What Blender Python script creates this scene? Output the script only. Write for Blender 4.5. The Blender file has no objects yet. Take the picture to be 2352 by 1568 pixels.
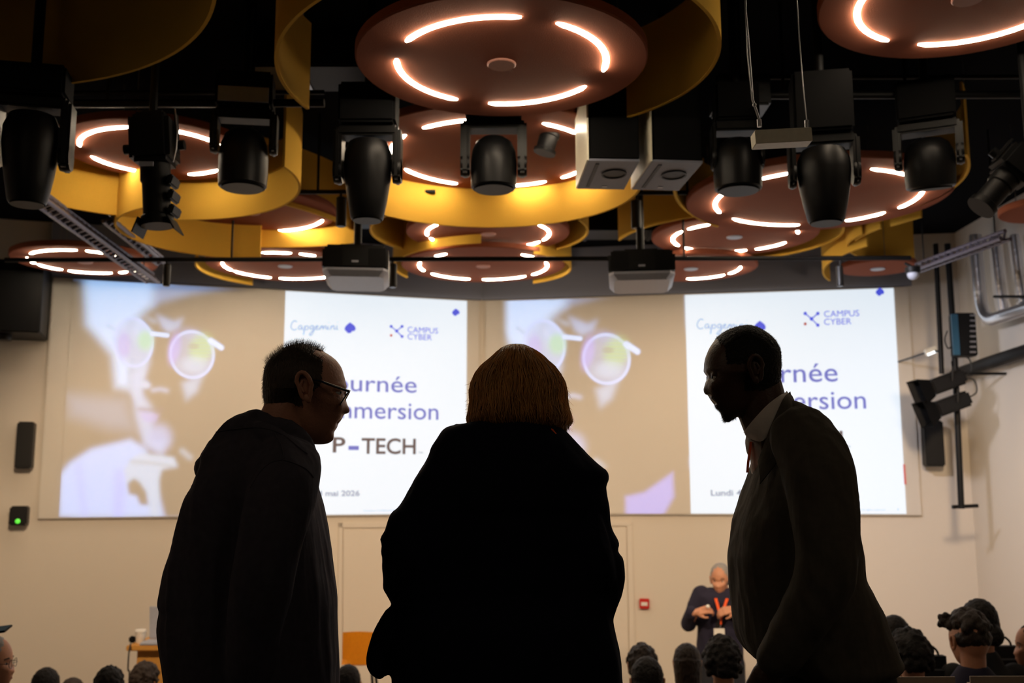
import bpy, bmesh, math, random
import numpy as np
from mathutils import Vector, Matrix, noise
random.seed(7)
C = bpy.context.scene.collection
sin, cos, pi, R = math.sin, math.cos, math.pi, math.radians

# ------------------------------------------------------------------ camera, world, exposure
H0 = 2.35                       # lens height above the stage floor
F_PX, TH, RH = 2331.4, R(8.256), R(-0.13)
Fv = Vector((0, cos(TH), sin(TH)))
_R0, _U0 = Vector((1, 0, 0)), Vector((0, -sin(TH), cos(TH)))
Rv = _R0*cos(RH) + _U0*sin(RH)
Uv = _U0*cos(RH) - _R0*sin(RH)
CAM = Vector((0, 0, H0))
cd = bpy.data.cameras.new('camera'); cam = bpy.data.objects.new('camera', cd); C.objects.link(cam)
m4 = Matrix((Rv, Uv, -Fv)).transposed().to_4x4(); m4.translation = CAM
cam.matrix_world = m4
cd.sensor_width = 36; cd.lens = F_PX*36/2352; cd.clip_start = .05
cd.dof.use_dof = True; cd.dof.focus_distance = 2.42; cd.dof.aperture_fstop = 4.2
bpy.context.scene.camera = cam
wd = bpy.data.worlds.new('world'); bpy.context.scene.world = wd; wd.use_nodes = True
wd.node_tree.nodes['Background'].inputs[0].default_value = (.5, .55, .7, 1)
wd.node_tree.nodes['Background'].inputs[1].default_value = .0015
vs = bpy.context.scene.view_settings
vs.view_transform = 'Standard'; vs.look = 'None'; vs.gamma = 1; vs.use_curve_mapping = False; vs.exposure = 0
LED = 48.0                      # brightness of the pendant light strips

def ray(px, py): return Fv*F_PX + Rv*(px-1176) - Uv*(py-784)
def P(px, py, Y): d = ray(px, py); return CAM + d*(Y/d.y)          # on the vertical plane y = Y
def PZ(px, py, Z): d = ray(px, py); return CAM + d*((Z-H0)/d.z)    # on the level plane z = Z
def PX(px, py, X): d = ray(px, py); return CAM + d*(X/d.x)
def PPX(p): d = Vector(p)-CAM; w = d.dot(Fv); return 1176+F_PX*d.dot(Rv)/w, 784-F_PX*d.dot(Uv)/w

def spot(name, loc, to, power, col, size, blend=.6, rad=.12):
    l = bpy.data.lights.new(name, 'SPOT'); l.energy = power; l.color = col; l.spot_size = R(size); l.spot_blend = blend; l.shadow_soft_size = rad
    o = bpy.data.objects.new(name, l); C.objects.link(o); o.location = loc
    o.rotation_euler = (Vector(to)-Vector(loc)).to_track_quat('-Z', 'Y').to_euler()
WARM = (1, .72, .46)
spot('stage_wash_light', (-2.6, 5.6, 3.3), (-2.5, 8.9, 1.7), 225, WARM, 88)
spot('stage_wash_light', (.2, 5.6, 3.3), (.3, 9.6, 1.7), 225, WARM, 88)
spot('stage_wash_light', (2.7, 5.6, 3.3), (2.6, 9.0, 1.7), 205, WARM, 88)
spot('right_wall_fill_light', (1.5, 6.2, 3.9), (4.1, 7.9, 2.2), 175, (.86, .86, 1), 90, .9)  # added cool fill that brightens the right wall, no fixture belongs to it

# ------------------------------------------------------------------ materials
def mat(name, col, rough=.6, metal=0, bump=0, bscale=60, var=.12, emit=None, estr=1, spec=.5, wave=None):
    m = bpy.data.materials.new(name); m.use_nodes = True; nt = m.node_tree; b = nt.nodes['Principled BSDF']
    b.inputs['Roughness'].default_value = rough; b.inputs['Metallic'].default_value = metal
    b.inputs['Specular IOR Level'].default_value = spec
    tc = nt.nodes.new('ShaderNodeTexCoord'); n = nt.nodes.new('ShaderNodeTexNoise')
    n.inputs['Scale'].default_value = bscale; n.inputs['Detail'].default_value = 4
    nt.links.new(tc.outputs['Object'], n.inputs['Vector'])
    r = nt.nodes.new('ShaderNodeMapRange'); r.inputs[3].default_value = 1-var; r.inputs[4].default_value = 1+var
    nt.links.new(n.outputs['Fac'], r.inputs[0])
    mx = nt.nodes.new('ShaderNodeVectorMath'); mx.operation = 'SCALE'; mx.inputs[0].default_value = col[:3]
    nt.links.new(r.outputs[0], mx.inputs['Scale']); nt.links.new(mx.outputs[0], b.inputs['Base Color'])
    if bump:
        bp = nt.nodes.new('ShaderNodeBump'); bp.inputs['Strength'].default_value = bump; bp.inputs['Distance'].default_value = .01
        src = n.outputs['Fac']
        if wave:
            mp = nt.nodes.new('ShaderNodeMapping'); mp.inputs['Scale'].default_value = wave
            w = nt.nodes.new('ShaderNodeTexNoise'); w.inputs['Scale'].default_value = 1; w.inputs['Detail'].default_value = 3
            nt.links.new(tc.outputs['Object'], mp.inputs[0]); nt.links.new(mp.outputs[0], w.inputs['Vector']); src = w.outputs['Fac']
        nt.links.new(src, bp.inputs['Height']); nt.links.new(bp.outputs[0], b.inputs['Normal'])
    if emit:
        b.inputs['Emission Color'].default_value = (*emit, 1); b.inputs['Emission Strength'].default_value = estr
    return m
M = dict(
    wall=mat('plaster_wall', (.72, .66, .58), .8, bump=.05, bscale=90, var=.02),
    ceil=mat('black_ceiling', (.004, .004, .005), .95, spec=.05), floor=mat('dark_carpet', (.05, .048, .05), .95, bump=.4, bscale=300),
    stage=mat('stage_floor', (.32, .27, .22), .6), board=mat('screen_surface', (.70, .66, .60), .7, var=.01),
    terra=mat('terracotta_felt', (.29, .092, .052), .95, bump=.3, bscale=240, var=.13, spec=.1),
    yellow=mat('mustard_felt', (.72, .42, .06), .95, bump=.25, bscale=240, var=.1, spec=.1),
    cap=mat('salmon_cap', (.55, .25, .19), .5), led=mat('light_strip', (1, .9, .75), .5, emit=(1, .83, .60), estr=LED), led_dim=mat('dimmed_light_strip', (1, .9, .75), .5, emit=(1, .80, .55), estr=LED*.3),
    black=mat('black_metal', (.0045, .0045, .005), .5, bump=.08, bscale=140, var=.2, spec=.22), blackp=mat('black_plastic', (.0045, .0045, .005), .42, var=.15, spec=.28),
    matt=mat('matt_black_casing', (.004, .004, .0045), .8, spec=.12), rubber=mat('black_cable', (.01, .01, .01), .6), lens=mat('dark_glass_lens', (.004, .005, .008), .15, spec=.2),
    silver=mat('grey_panel', (.42, .44, .52), .45), white=mat('off_white_paint', (.72, .68, .58), .4), cream=mat('cream_box', (.88, .82, .64), .4),
    greyd=mat('dull_grey_board', (.20, .21, .27), .55), chrome=mat('foil_duct', (.75, .75, .78), .28, metal=.9, bump=.25, bscale=25), steel=mat('steel', (.4, .4, .42), .35, metal=.8),
    red=mat('red_plastic', (.55, .02, .015), .4), orange=mat('orange_lanyard', (.85, .10, .01), .6),
    wood=mat('orange_wood', (.62, .30, .06), .5, bump=.1, wave=(4, 4, 40)), ychair=mat('yellow_shell', (.86, .39, .02), .4),
    green=mat('green_indicator', (.1, .8, .1), .4, emit=(.12, .8, .05), estr=.8), amber=mat('amber_indicator', (.9, .3, .05), .4, emit=(1, .3, .05), estr=.5),
    skin1=mat('light_skin', (.50, .235, .155), .5, bump=.15, bscale=180, var=.12), skin2=mat('dark_skin', (.075, .035, .022), .42, bump=.15, bscale=180),
    skin3=mat('tan_skin', (.52, .24, .14), .5, bump=.1, bscale=120),
    hoodie=mat('washed_navy_cotton', (.066, .060, .080), .9, bump=.9, wave=(14, 14, 3), var=.25, spec=.15), navy=mat('navy_wool', (.010, .011, .022), .95, bump=.6, wave=(9, 9, 3), spec=.08),
    suit=mat('charcoal_wool', (.10, .088, .072), .9, bump=.8, wave=(16, 16, 4), var=.2, spec=.15), jeans=mat('dark_trousers', (.012, .013, .02), .9, bump=.2),
    shirt=mat('white_shirt', (.72, .66, .62), .8, bump=.3, bscale=20), tee=mat('black_collar', (.006, .006, .007), .9),
    hairb=mat('dark_brown_hair', (.022, .013, .009), .5, bump=.8, wave=(160, 160, 30), spec=.3), hairm=mat('greying_brown_hair', (.055, .036, .026), .5, bump=.5, wave=(160, 160, 30), spec=.3), hairk=mat('black_hair', (.009, .007, .007), .6, bump=.8, bscale=110, spec=.25),
    hairg=mat('grey_hair', (.27, .255, .245), .6, bump=.6, bscale=150), blond=mat('golden_brown_hair', (.27, .115, .03), .42, bump=.9, wave=(150, 150, 9), var=.35),
    eye=mat('eye_white', (.7, .68, .66), .2), iris=mat('dark_iris', (.02, .015, .01), .15), frame=mat('blue_black_frame', (.012, .02, .035), .25), lip=mat('lip_skin', (.42, .14, .11), .5),
    coat=mat('black_coat', (.008, .008, .010), .9, bump=.3, bscale=14), coat2=mat('dark_blue_coat', (.012, .010, .030), .9, bump=.3, bscale=14), coat3=mat('olive_black_coat', (.022, .019, .014), .9, bump=.3, bscale=14),
    seatm=mat('beige_seat', (.42, .34, .27), .7), paper=mat('white_card', (.8, .78, .74), .6), purple=mat('truss_metal', (.13, .12, .16), .4, metal=.6),
    bluebox=mat('blue_box', (.02, .09, .16), .4), shoe=mat('black_leather', (.012, .01, .01), .35),
)
gm = bpy.data.materials.new('clear_glass'); gm.use_nodes = True; _b = gm.node_tree.nodes['Principled BSDF']
_b.inputs['Transmission Weight'].default_value = 1; _b.inputs['Roughness'].default_value = .02; _b.inputs['IOR'].default_value = 1.05
M['glass'] = gm

# ------------------------------------------------------------------ mesh helpers
def link(name, bm, m, parent=None, smooth=True, loc=None):
    me = bpy.data.meshes.new(name); bm.normal_update(); bm.to_mesh(me); bm.free()
    me.materials.append(m if not isinstance(m, str) else M[m])
    if smooth:
        for p in me.polygons: p.use_smooth = True
        try: me.set_sharp_from_angle(angle=R(38))
        except Exception: pass
    o = bpy.data.objects.new(name, me); C.objects.link(o)
    if parent:
        o.parent = parent; o.matrix_parent_inverse = parent.matrix_basis.inverted()
    return o
def tag(o, label=None, cat=None, group=None, kind=None):
    if label: o['label'] = label
    if cat: o['category'] = cat
    if group: o['group'] = group
    if kind: o['kind'] = kind
    return o
def thing(name, label, cat, loc, group=None):
    o = bpy.data.objects.new(name, None); C.objects.link(o); o.location = Vector(loc); o.empty_display_size = .1
    return tag(o, label, cat, group)
def NB(): return bmesh.new()
def box(bm, c, s, rot=None, bev=0):
    r = bmesh.ops.create_cube(bm, size=1); vs_ = r['verts']
    Mx = Matrix.Translation(Vector(c)) @ (rot.to_4x4() if rot else Matrix()) @ Matrix.Diagonal((*s, 1))
    bmesh.ops.transform(bm, matrix=Mx, verts=vs_)
    if bev:
        es = {e for v in vs_ for e in v.link_edges}
        bmesh.ops.bevel(bm, geom=list(es), offset=bev, segments=2, affect='EDGES')
    return bm
def ring_loft(bm, rings, cap=True, closed=True):
    vv = [[bm.verts.new(p) for p in r] for r in rings]; n = len(vv[0])
    for a, b in zip(vv, vv[1:]):
        for i in range(n if closed else n-1):
            j = (i+1) % n; bm.faces.new((a[i], a[j], b[j], b[i]))
    if cap and closed:
        bm.faces.new(vv[0][::-1]); bm.faces.new(vv[-1])
    return bm
def tube(bm, pts, rad, n=10, cap=True, squash=None):
    pts = [Vector(p) for p in pts]; rr = rad if isinstance(rad, (list, tuple)) else [rad]*len(pts)
    rings = []; prev = None
    for i, p in enumerate(pts):
        t = (pts[min(i+1, len(pts)-1)]-pts[max(i-1, 0)]).normalized()
        if prev is None:
            u = t.cross(Vector((0, 0, 1)) if abs(t.z) < .9 else Vector((0, 1, 0))).normalized()
        else: u = (prev-t*prev.dot(t)).normalized()
        prev = u; v = t.cross(u)
        rings.append([p+(u*cos(a)+v*sin(a))*rr[i] for a in [2*pi*k/n for k in range(n)]])
    return ring_loft(bm, rings, cap)
def chain(bm, pts, rad, n=14):
    """rounded-end tapered limb through the joints"""
    pts = [Vector(p) for p in pts]; P2, R2 = [], []
    for i in range(len(pts)-1):
        k = 7
        for j in range(k):
            t = j/k
            p0, p1, p2, p3 = pts[max(i-1, 0)], pts[i], pts[i+1], pts[min(i+2, len(pts)-1)]
            q = .5*((2*p1)+(p2-p0)*t+(2*p0-5*p1+4*p2-p3)*t*t+(3*p1-p0-3*p2+p3)*t**3)
            P2.append(q); R2.append(rad[i]*(1-t)+rad[i+1]*t)
    P2.append(pts[-1]); R2.append(rad[-1])
    d0 = (P2[0]-P2[1]).normalized(); d1 = (P2[-1]-P2[-2]).normalized()
    pre = [(P2[0]+d0*R2[0]*sin(a), R2[0]*cos(a)) for a in (1.5, 1.2, .8, .4)]
    post = [(P2[-1]+d1*R2[-1]*sin(a), R2[-1]*cos(a)) for a in (.4, .8, 1.2, 1.5)]
    P2 = [p for p, _ in pre]+P2+[p for p, _ in post]; R2 = [r for _, r in pre]+R2+[r for _, r in post]
    return tube(bm, P2, R2, n)
def lathe(bm, prof, c=(0, 0, 0), n=32, rot=None, sx=1, sy=1):
    rings = []
    for r, z in prof:
        rings.append([Vector(c)+((rot or Matrix.Identity(3)) @ Vector((r*sx*cos(2*pi*k/n), r*sy*sin(2*pi*k/n), z))) for k in range(n)])
    return ring_loft(bm, rings)
def ellipsoid(bm, c, s, rot=None, n=20):
    return lathe(bm, [(max(.02, cos(a)), sin(a)) for a in [pi*(k/14-.5) for k in range(15)]], (0, 0, 0), n) if False else _ell(bm, c, s, rot, n)
def _ell(bm, c, s, rot, n):
    r = bmesh.ops.create_uvsphere(bm, u_segments=n, v_segments=max(8, n*2//3), radius=1)
    Mx = Matrix.Translation(Vector(c)) @ (rot.to_4x4() if rot else Matrix()) @ Matrix.Diagonal((*s, 1))
    bmesh.ops.transform(bm, matrix=Mx, verts=r['verts']); return bm
def crom(tab, n):
    """smooth resample of rows of numbers"""
    out = []
    for i in range(len(tab)-1):
        a, b, c, d = tab[max(i-1, 0)], tab[i], tab[i+1], tab[min(i+2, len(tab)-1)]
        for j in range(n):
            t = j/n; out.append([.5*(2*b[k]+(c[k]-a[k])*t+(2*a[k]-5*b[k]+4*c[k]-d[k])*t*t+(3*b[k]-a[k]-3*c[k]+d[k])*t**3) for k in range(len(b))])
    out.append(list(tab[-1])); return out
def rows_loft(bm, rows, Y, n=40, sub=3, pw=.85, yoff=0):
    """rows (py, left px, right px, half depth[, y shift]) stacked into a volume standing on plane Y"""
    rows = [list(r)+[0]*(5-len(r)) for r in rows]; rings = []
    for py, xl, xr, b, dy in crom(rows, sub):
        al, ar = xl, xr                                  # widths measured at the visible edge, so a deep body keeps its outline
        for _ in range(4):
            l, r = P(al, py, Y+yoff+dy), P(ar, py, Y+yoff+dy); c = (l+r)/2; a = abs(r.x-l.x)/2
            rg = [Vector((c.x+a*math.copysign(abs(cos(t))**pw, cos(t)), c.y+b*math.copysign(abs(sin(t))**pw, sin(t)), c.z)) for t in [2*pi*k/n for k in range(n)]]
            pxs = [PPX(v)[0] for v in rg]; al += xl-min(pxs); ar += xr-max(pxs)
        rings.append(rg)
    return ring_loft(bm, rings)
def remesh(bm, voxel, smooth=4):
    me = bpy.data.meshes.new('tmp'); bmesh.ops.recalc_face_normals(bm, faces=bm.faces); bm.to_mesh(me); bm.free()
    o = bpy.data.objects.new('tmp', me); C.objects.link(o)
    md = o.modifiers.new('r', 'REMESH'); md.mode = 'VOXEL'; md.voxel_size = voxel
    s = o.modifiers.new('s', 'SMOOTH'); s.iterations = smooth; s.factor = .5
    dg = bpy.context.evaluated_depsgraph_get(); e = o.evaluated_get(dg); m2 = bpy.data.meshes.new_from_object(e)
    out = NB(); out.from_mesh(m2); bpy.data.objects.remove(o); bpy.data.meshes.remove(me); bpy.data.meshes.remove(m2)
    return out
def wrinkle(bm, amp, sx=14, sz=4, seed=0):
    bm.normal_update()
    for v in bm.verts:
        q = Vector((v.co.x*sx+seed, v.co.y*sx, v.co.z*sz+v.co.x*sx*.5))
        v.co += v.normal*amp*(.55*noise.noise(q)+.6*(.5-abs(noise.noise(q*.9+Vector((7, 3, 1)))*2.2)))
    return bm
def merge2(bh, vh, bb, vb):
    a = remesh(bh, vh, 1); b = remesh(bb, vb, 1); me = bpy.data.meshes.new('t'); b.to_mesh(me); b.free(); a.from_mesh(me); bpy.data.meshes.remove(me); return a
def lids(bm, e, fwd, up, lat, k=1.0):
    rot = Matrix((fwd, lat, up)).transposed()
    _ell(bm, e+(fwd*-.0022+up*.0058)*k, (.0142*k, .0155*k, .0085*k), rot, 18); _ell(bm, e+(fwd*-.003-up*.0082)*k, (.0138*k, .015*k, .0072*k), rot, 18)
def struct(name, bm, m, smooth=False):
    return tag(link(name, bm, m, smooth=smooth), kind='structure')

# ------------------------------------------------------------------ the room
ZC = 4.72
WA, WC, WB = Vector((-4.09, 8.797, 0)), Vector((-.298, 10, 0)), Vector((3.737, 9.314, 0))
uL = (WC-WA).normalized(); uR = (WB-WC).normalized()
nL = Vector((uL.y, -uL.x, 0)); nR = Vector((uR.y, -uR.x, 0))       # both face the audience
ZB, ZT = H0-.248, H0+1.864
BT = .05                                                            # boards stand 5 cm off the wall
def wall_run(name, a, b, z0=0, z1=ZC, t=.15, m='wall'):
    d = (b-a); n = Vector((d.y, -d.x, 0)).normalized(); c = (a+b)/2-n*t/2
    bm = NB(); box(bm, (c.x, c.y, (z0+z1)/2), (d.length, t, z1-z0), Matrix.Rotation(math.atan2(d.y, d.x), 3, 'Z')); return struct(name, bm, m)
LW = WA-nL*BT; CW = WC-nL*BT
lx = LW-uL*.95; RX = 4.16
cw = WC+Vector((0, BT, 0)); rw = WC-nR*BT
re_ = rw+uR*((RX-rw.x)/uR.x)
wall_run('wall_front_left', lx, cw)
wall_run('wall_front_right', cw, re_)
wall_run('wall_left', Vector((lx.x, -2.6, 0)), lx)
wall_run('wall_right', re_, Vector((RX, -2.6, 0)))
wall_run('wall_back', Vector((RX, -2.6, 0)), Vector((lx.x, -2.6, 0)), m='ceil')
bm = NB(); box(bm, (-.4, 3.7, ZC+.05), (9.4, 12.8, .1)); struct('ceiling', bm, 'ceil')
bm = NB(); box(bm, (-.4, 3.7, -.05), (9.4, 12.8, .1)); struct('floor', bm, 'stage')
TIERS = [(-2.6, 1.0, 1.25), (1.0, 1.9, 1.1), (1.9, 2.95, .95), (2.95, 3.95, .75), (3.95, 4.9, .55), (4.9, 5.8, .36), (5.8, 6.4, .17)]
for i, (a, b, z) in enumerate(TIERS):
    bm = NB(); box(bm, (-.43, (a+b)/2, z/2+.001), (9.1, b-a-.002, z)); struct('floor_tier_%d' % (i+1), bm, 'floor')
def floor_z(y):
    for a, b, z in TIERS:
        if a <= y < b: return z
    return 0
M['bulk'] = mat('blue_grey_upper_band', (.27, .30, .40), .8, var=.02)  # blue-grey band above the screens, darker than the plaster
for k, (a, b, n) in enumerate(((WA, WC, nL), (WC, WB, nR))):
    d = b-a; c = (a+b)/2-n*.025; bm = NB(); box(bm, (c.x, c.y, (ZT+ZC)/2+.004), (d.length, .045, ZC-ZT-.012), Matrix.Rotation(math.atan2(d.y, d.x), 3, 'Z')); struct('trim_%d' % (5+k), bm, 'bulk')
# recessed doorway panels between the screens, mostly behind the people
def wallpt(px, py, side='L', off=0.0):
    o, n = (LW, nL) if side == 'L' else (rw, nR)
    o = o+n*off; d = ray(px, py); t = (o-CAM).dot(n)/d.dot(n); return CAM+d*t
def flat_on_wall(name, pts, side, off, th, m, st=True, sink=0):
    n = nL if side == 'L' else nR
    bm = NB(); f = [wallpt(*p, side, off) for p in pts]
    ring_loft(bm, [[p-n*(th+sink) for p in f], [p for p in f]])
    bmesh.ops.recalc_face_normals(bm, faces=bm.faces)
    return struct(name, bm, m) if st else link(name, bm, m, smooth=False)
flat_on_wall('door_1', [(789, 1217), (1108, 1217), (1104, 1700), (786, 1700)], 'L', .012, .012, 'wall')
flat_on_wall('door_2', [(1116, 1212), (1438, 1212), (1448, 1700), (1112, 1700)], 'R', .012, .012, 'wall')
flat_on_wall('trim_1', [(778, 1200), (787, 1200), (784, 1700), (775, 1700)], 'L', .022, .02, 'wall')
flat_on_wall('trim_2', [(778, 1200), (1108, 1200), (1108, 1211), (778, 1211)], 'L', .022, .02, 'wall')
flat_on_wall('trim_3', [(1440, 1205), (1452, 1205), (1463, 1700), (1451, 1700)], 'R', .022, .02, 'wall')
flat_on_wall('trim_4', [(1116, 1198), (1452, 1198), (1452, 1207), (1116, 1207)], 'R', .022, .02, 'wall')

# ------------------------------------------------------------------ projection screens with the projected slides
def sm(a, b, x): t = np.clip((x-a)/(b-a+1e-9), 0, 1); return t*t*(3-2*t)
def blob(x, y, cx, cy, sx, sy, rot=0, soft=.25):
    c, s = cos(R(rot)), sin(R(rot)); dx, dy = x-cx, y-cy; u = (dx*c+dy*s)/sx; v = (-dx*s+dy*c)/sy
    return 1-sm(1-soft, 1+soft, np.sqrt(u*u+v*v))
def seg(x, y, pts, w, soft=2.5):
    d = np.full_like(x, 1e9)
    for (ax, ay), (bx, by) in zip(pts, pts[1:]):
        t = np.clip(((x-ax)*(bx-ax)+(y-ay)*(by-ay))/((bx-ax)**2+(by-ay)**2+1e-9), 0, 1)
        d = np.minimum(d, np.hypot(x-ax-t*(bx-ax), y-ay-t*(by-ay)))
    return 1-sm(w-soft, w+soft, d)
def poly(x, y, pts, soft=6):
    ins = np.zeros(x.shape, bool); n = len(pts); d = np.full_like(x, 1e9)
    for i in range(n):
        ax, ay = pts[i]; bx, by = pts[(i+1) % n]
        c = ((ay > y) != (by > y)) & (x < (bx-ax)*(y-ay)/(by-ay+1e-9)+ax); ins ^= c
        t = np.clip(((x-ax)*(bx-ax)+(y-ay)*(by-ay))/((bx-ax)**2+(by-ay)**2+1e-9), 0, 1)
        d = np.minimum(d, np.hypot(x-ax-t*(bx-ax), y-ay-t*(by-ay)))
    s = np.where(ins, d, -d); return sm(-soft, soft, s)
def portrait(x, y):
    """soft studio portrait of a person in round glasses with chin on hand: the projector's added light"""
    img = np.zeros(x.shape+(3,))
    def add(mask, col): img[...] = img*(1-mask[..., None])+np.array(col)*mask[..., None]
    W, Lb, Lv, Dk = (.62, .68, .82), (.42, .5, .72), (.30, .30, .62), (0, 0, 0)
    add(poly(x, y, [(190, 600), (362, 600), (352, 700), (318, 728), (300, 760), (300, 895), (266, 888), (258, 815), (198, 745)], 18), W); add(poly(x, y, [(298, 740), (345, 735), (350, 800), (336, 870), (318, 930), (300, 895)], 9), (.36, .40, .50))
    add(poly(x, y, [(345, 600), (640, 600), (640, 640), (440, 675), (350, 700)], 14)*.55, Lb)
    add(poly(x, y, [(318, 725), (356, 738), (345, 800), (322, 790), (300, 760)], 10), (.60, .66, .80))
    add(poly(x, y, [(298, 860), (346, 830), (322, 895), (352, 940), (350, 1010), (384, 1012), (372, 1045), (330, 1020), (312, 960)], 12)*.85, (.5, .52, .66))
    add(blob(x, y, 365, 1005, 28, 30, 0, .6)*.8, (.42, .44, .68))
    add(poly(x, y, [(320, 728), (332, 728), (372, 752), (380, 768), (352, 762), (335, 745)], 6), (.0, .0, .0))
    add(poly(x, y, [(360, 722), (400, 738), (420, 730), (412, 752), (388, 764), (372, 752)], 9)*.7, Lb)
    add(blob(x, y, 440, 765, 26, 12, 15, .7)*.4, Lv)
    add(poly(x, y, [(418, 880), (468, 855), (452, 900), (428, 918)], 12)*.8, (.45, .5, .62))
    add(poly(x, y, [(372, 800), (362, 850), (340, 888), (330, 872), (344, 820)], 7)*.5, Dk)
    add(poly(x, y, [(324, 884), (337, 874), (347, 884), (338, 893)], 5), (.6, .6, .75))
    add(seg(x, y, [(350, 896), (368, 893), (384, 897)], 4, 4)*.8, (.5, .5, .66))
    add(seg(x, y, [(320, 939), (345, 942), (372, 941)], 4, 4)*.8, (.02, 0, .05))
    add(poly(x, y, [(320, 946), (345, 948), (366, 952), (358, 968), (338, 970), (324, 960)], 6)*.8, (.42, .3, .62))
    # shirt, hand under the chin
    add(poly(x, y, [(135, 1092), (160, 1062), (210, 1030), (300, 1008), (335, 1030), (350, 1080), (378, 1187), (135, 1187)], 10), (.5, .56, .80))
    add(seg(x, y, [(180, 1070), (195, 1187)], 7, 9)*.5, (.36, .36, .8)); add(seg(x, y, [(275, 1090), (272, 1187)], 12, 12)*.6, (.38, .36, .85))
    add(poly(x, y, [(284, 1080), (302, 1052), (322, 1040), (400, 1050), (408, 1072), (372, 1078), (366, 1100), (366, 1187), (345, 1187), (340, 1140), (318, 1120), (296, 1130)], 5), (.55, .56, .62))
    add(poly(x, y, [(293, 1110), (308, 1098), (322, 1108), (336, 1130), (341, 1160), (322, 1158), (314, 1138), (296, 1134)], 4), (.05, .03, .02))
    add(seg(x, y, [(300, 1060), (340, 1062), (395, 1070)], 2.5, 3)*.6, (.2, .15, .1))
    add(seg(x, y, [(418, 1035), (436, 1050)], 6, 6)*.7, (.45, .46, .5)); add(poly(x, y, [(150, 905), (290, 915), (312, 990), (250, 985), (160, 955)], 26)*.45, (.3, .33, .45))
    for ax in (0, 1):
        for _ in range(5): img[...] = .5*img+.25*np.roll(img, 1, ax)+.25*np.roll(img, -1, ax)
    # glasses
    for cx, cy, sx, sy, rt in ((306, 786, 46, 58, -8), (441, 814, 52, 56, -12)):
        add(blob(x, y, cx, cy, sx, sy, rt, .06)*.55, (.42, .46, .62))
        b = blob(x, y, cx, cy, sx, sy, rt, .045)-blob(x, y, cx, cy, sx-6, sy-6, rt, .05)
        add(np.clip(b, 0, 1)*.95, (.56, .60, .85))
    add(blob(x, y, 284, 792, 15, 30, 0, .5)*.6, (.42, .22, .62)); add(blob(x, y, 334, 782, 18, 22, 0, .5)*.75, (.25, .62, .25))
    st = .5+.5*np.sin(y*.8); add(blob(x, y, 462, 800, 26, 34, 20, .5)*(.35+.5*st), (.35, .62, .12)); add(blob(x, y, 400, 800, 14, 36, 10, .5)*.6, (.42, .25, .75))
    add(blob(x, y, 445, 795, 12, 7, 0, .5)*.55, (.1, .12, .1)); add(blob(x, y, 446, 838, 30, 18, 0, .6)*.55, (.6, .64, .74))
    add(seg(x, y, [(350, 766), (384, 770)], 5, 2), (.66, .70, .9)); add(seg(x, y, [(484, 782), (508, 798)], 6.5, 3), (.66, .70, .9)); add(seg(x, y, [(248, 748), (262, 756)], 4, 3)*.7, (.4, .46, .6))
    return img
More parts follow.
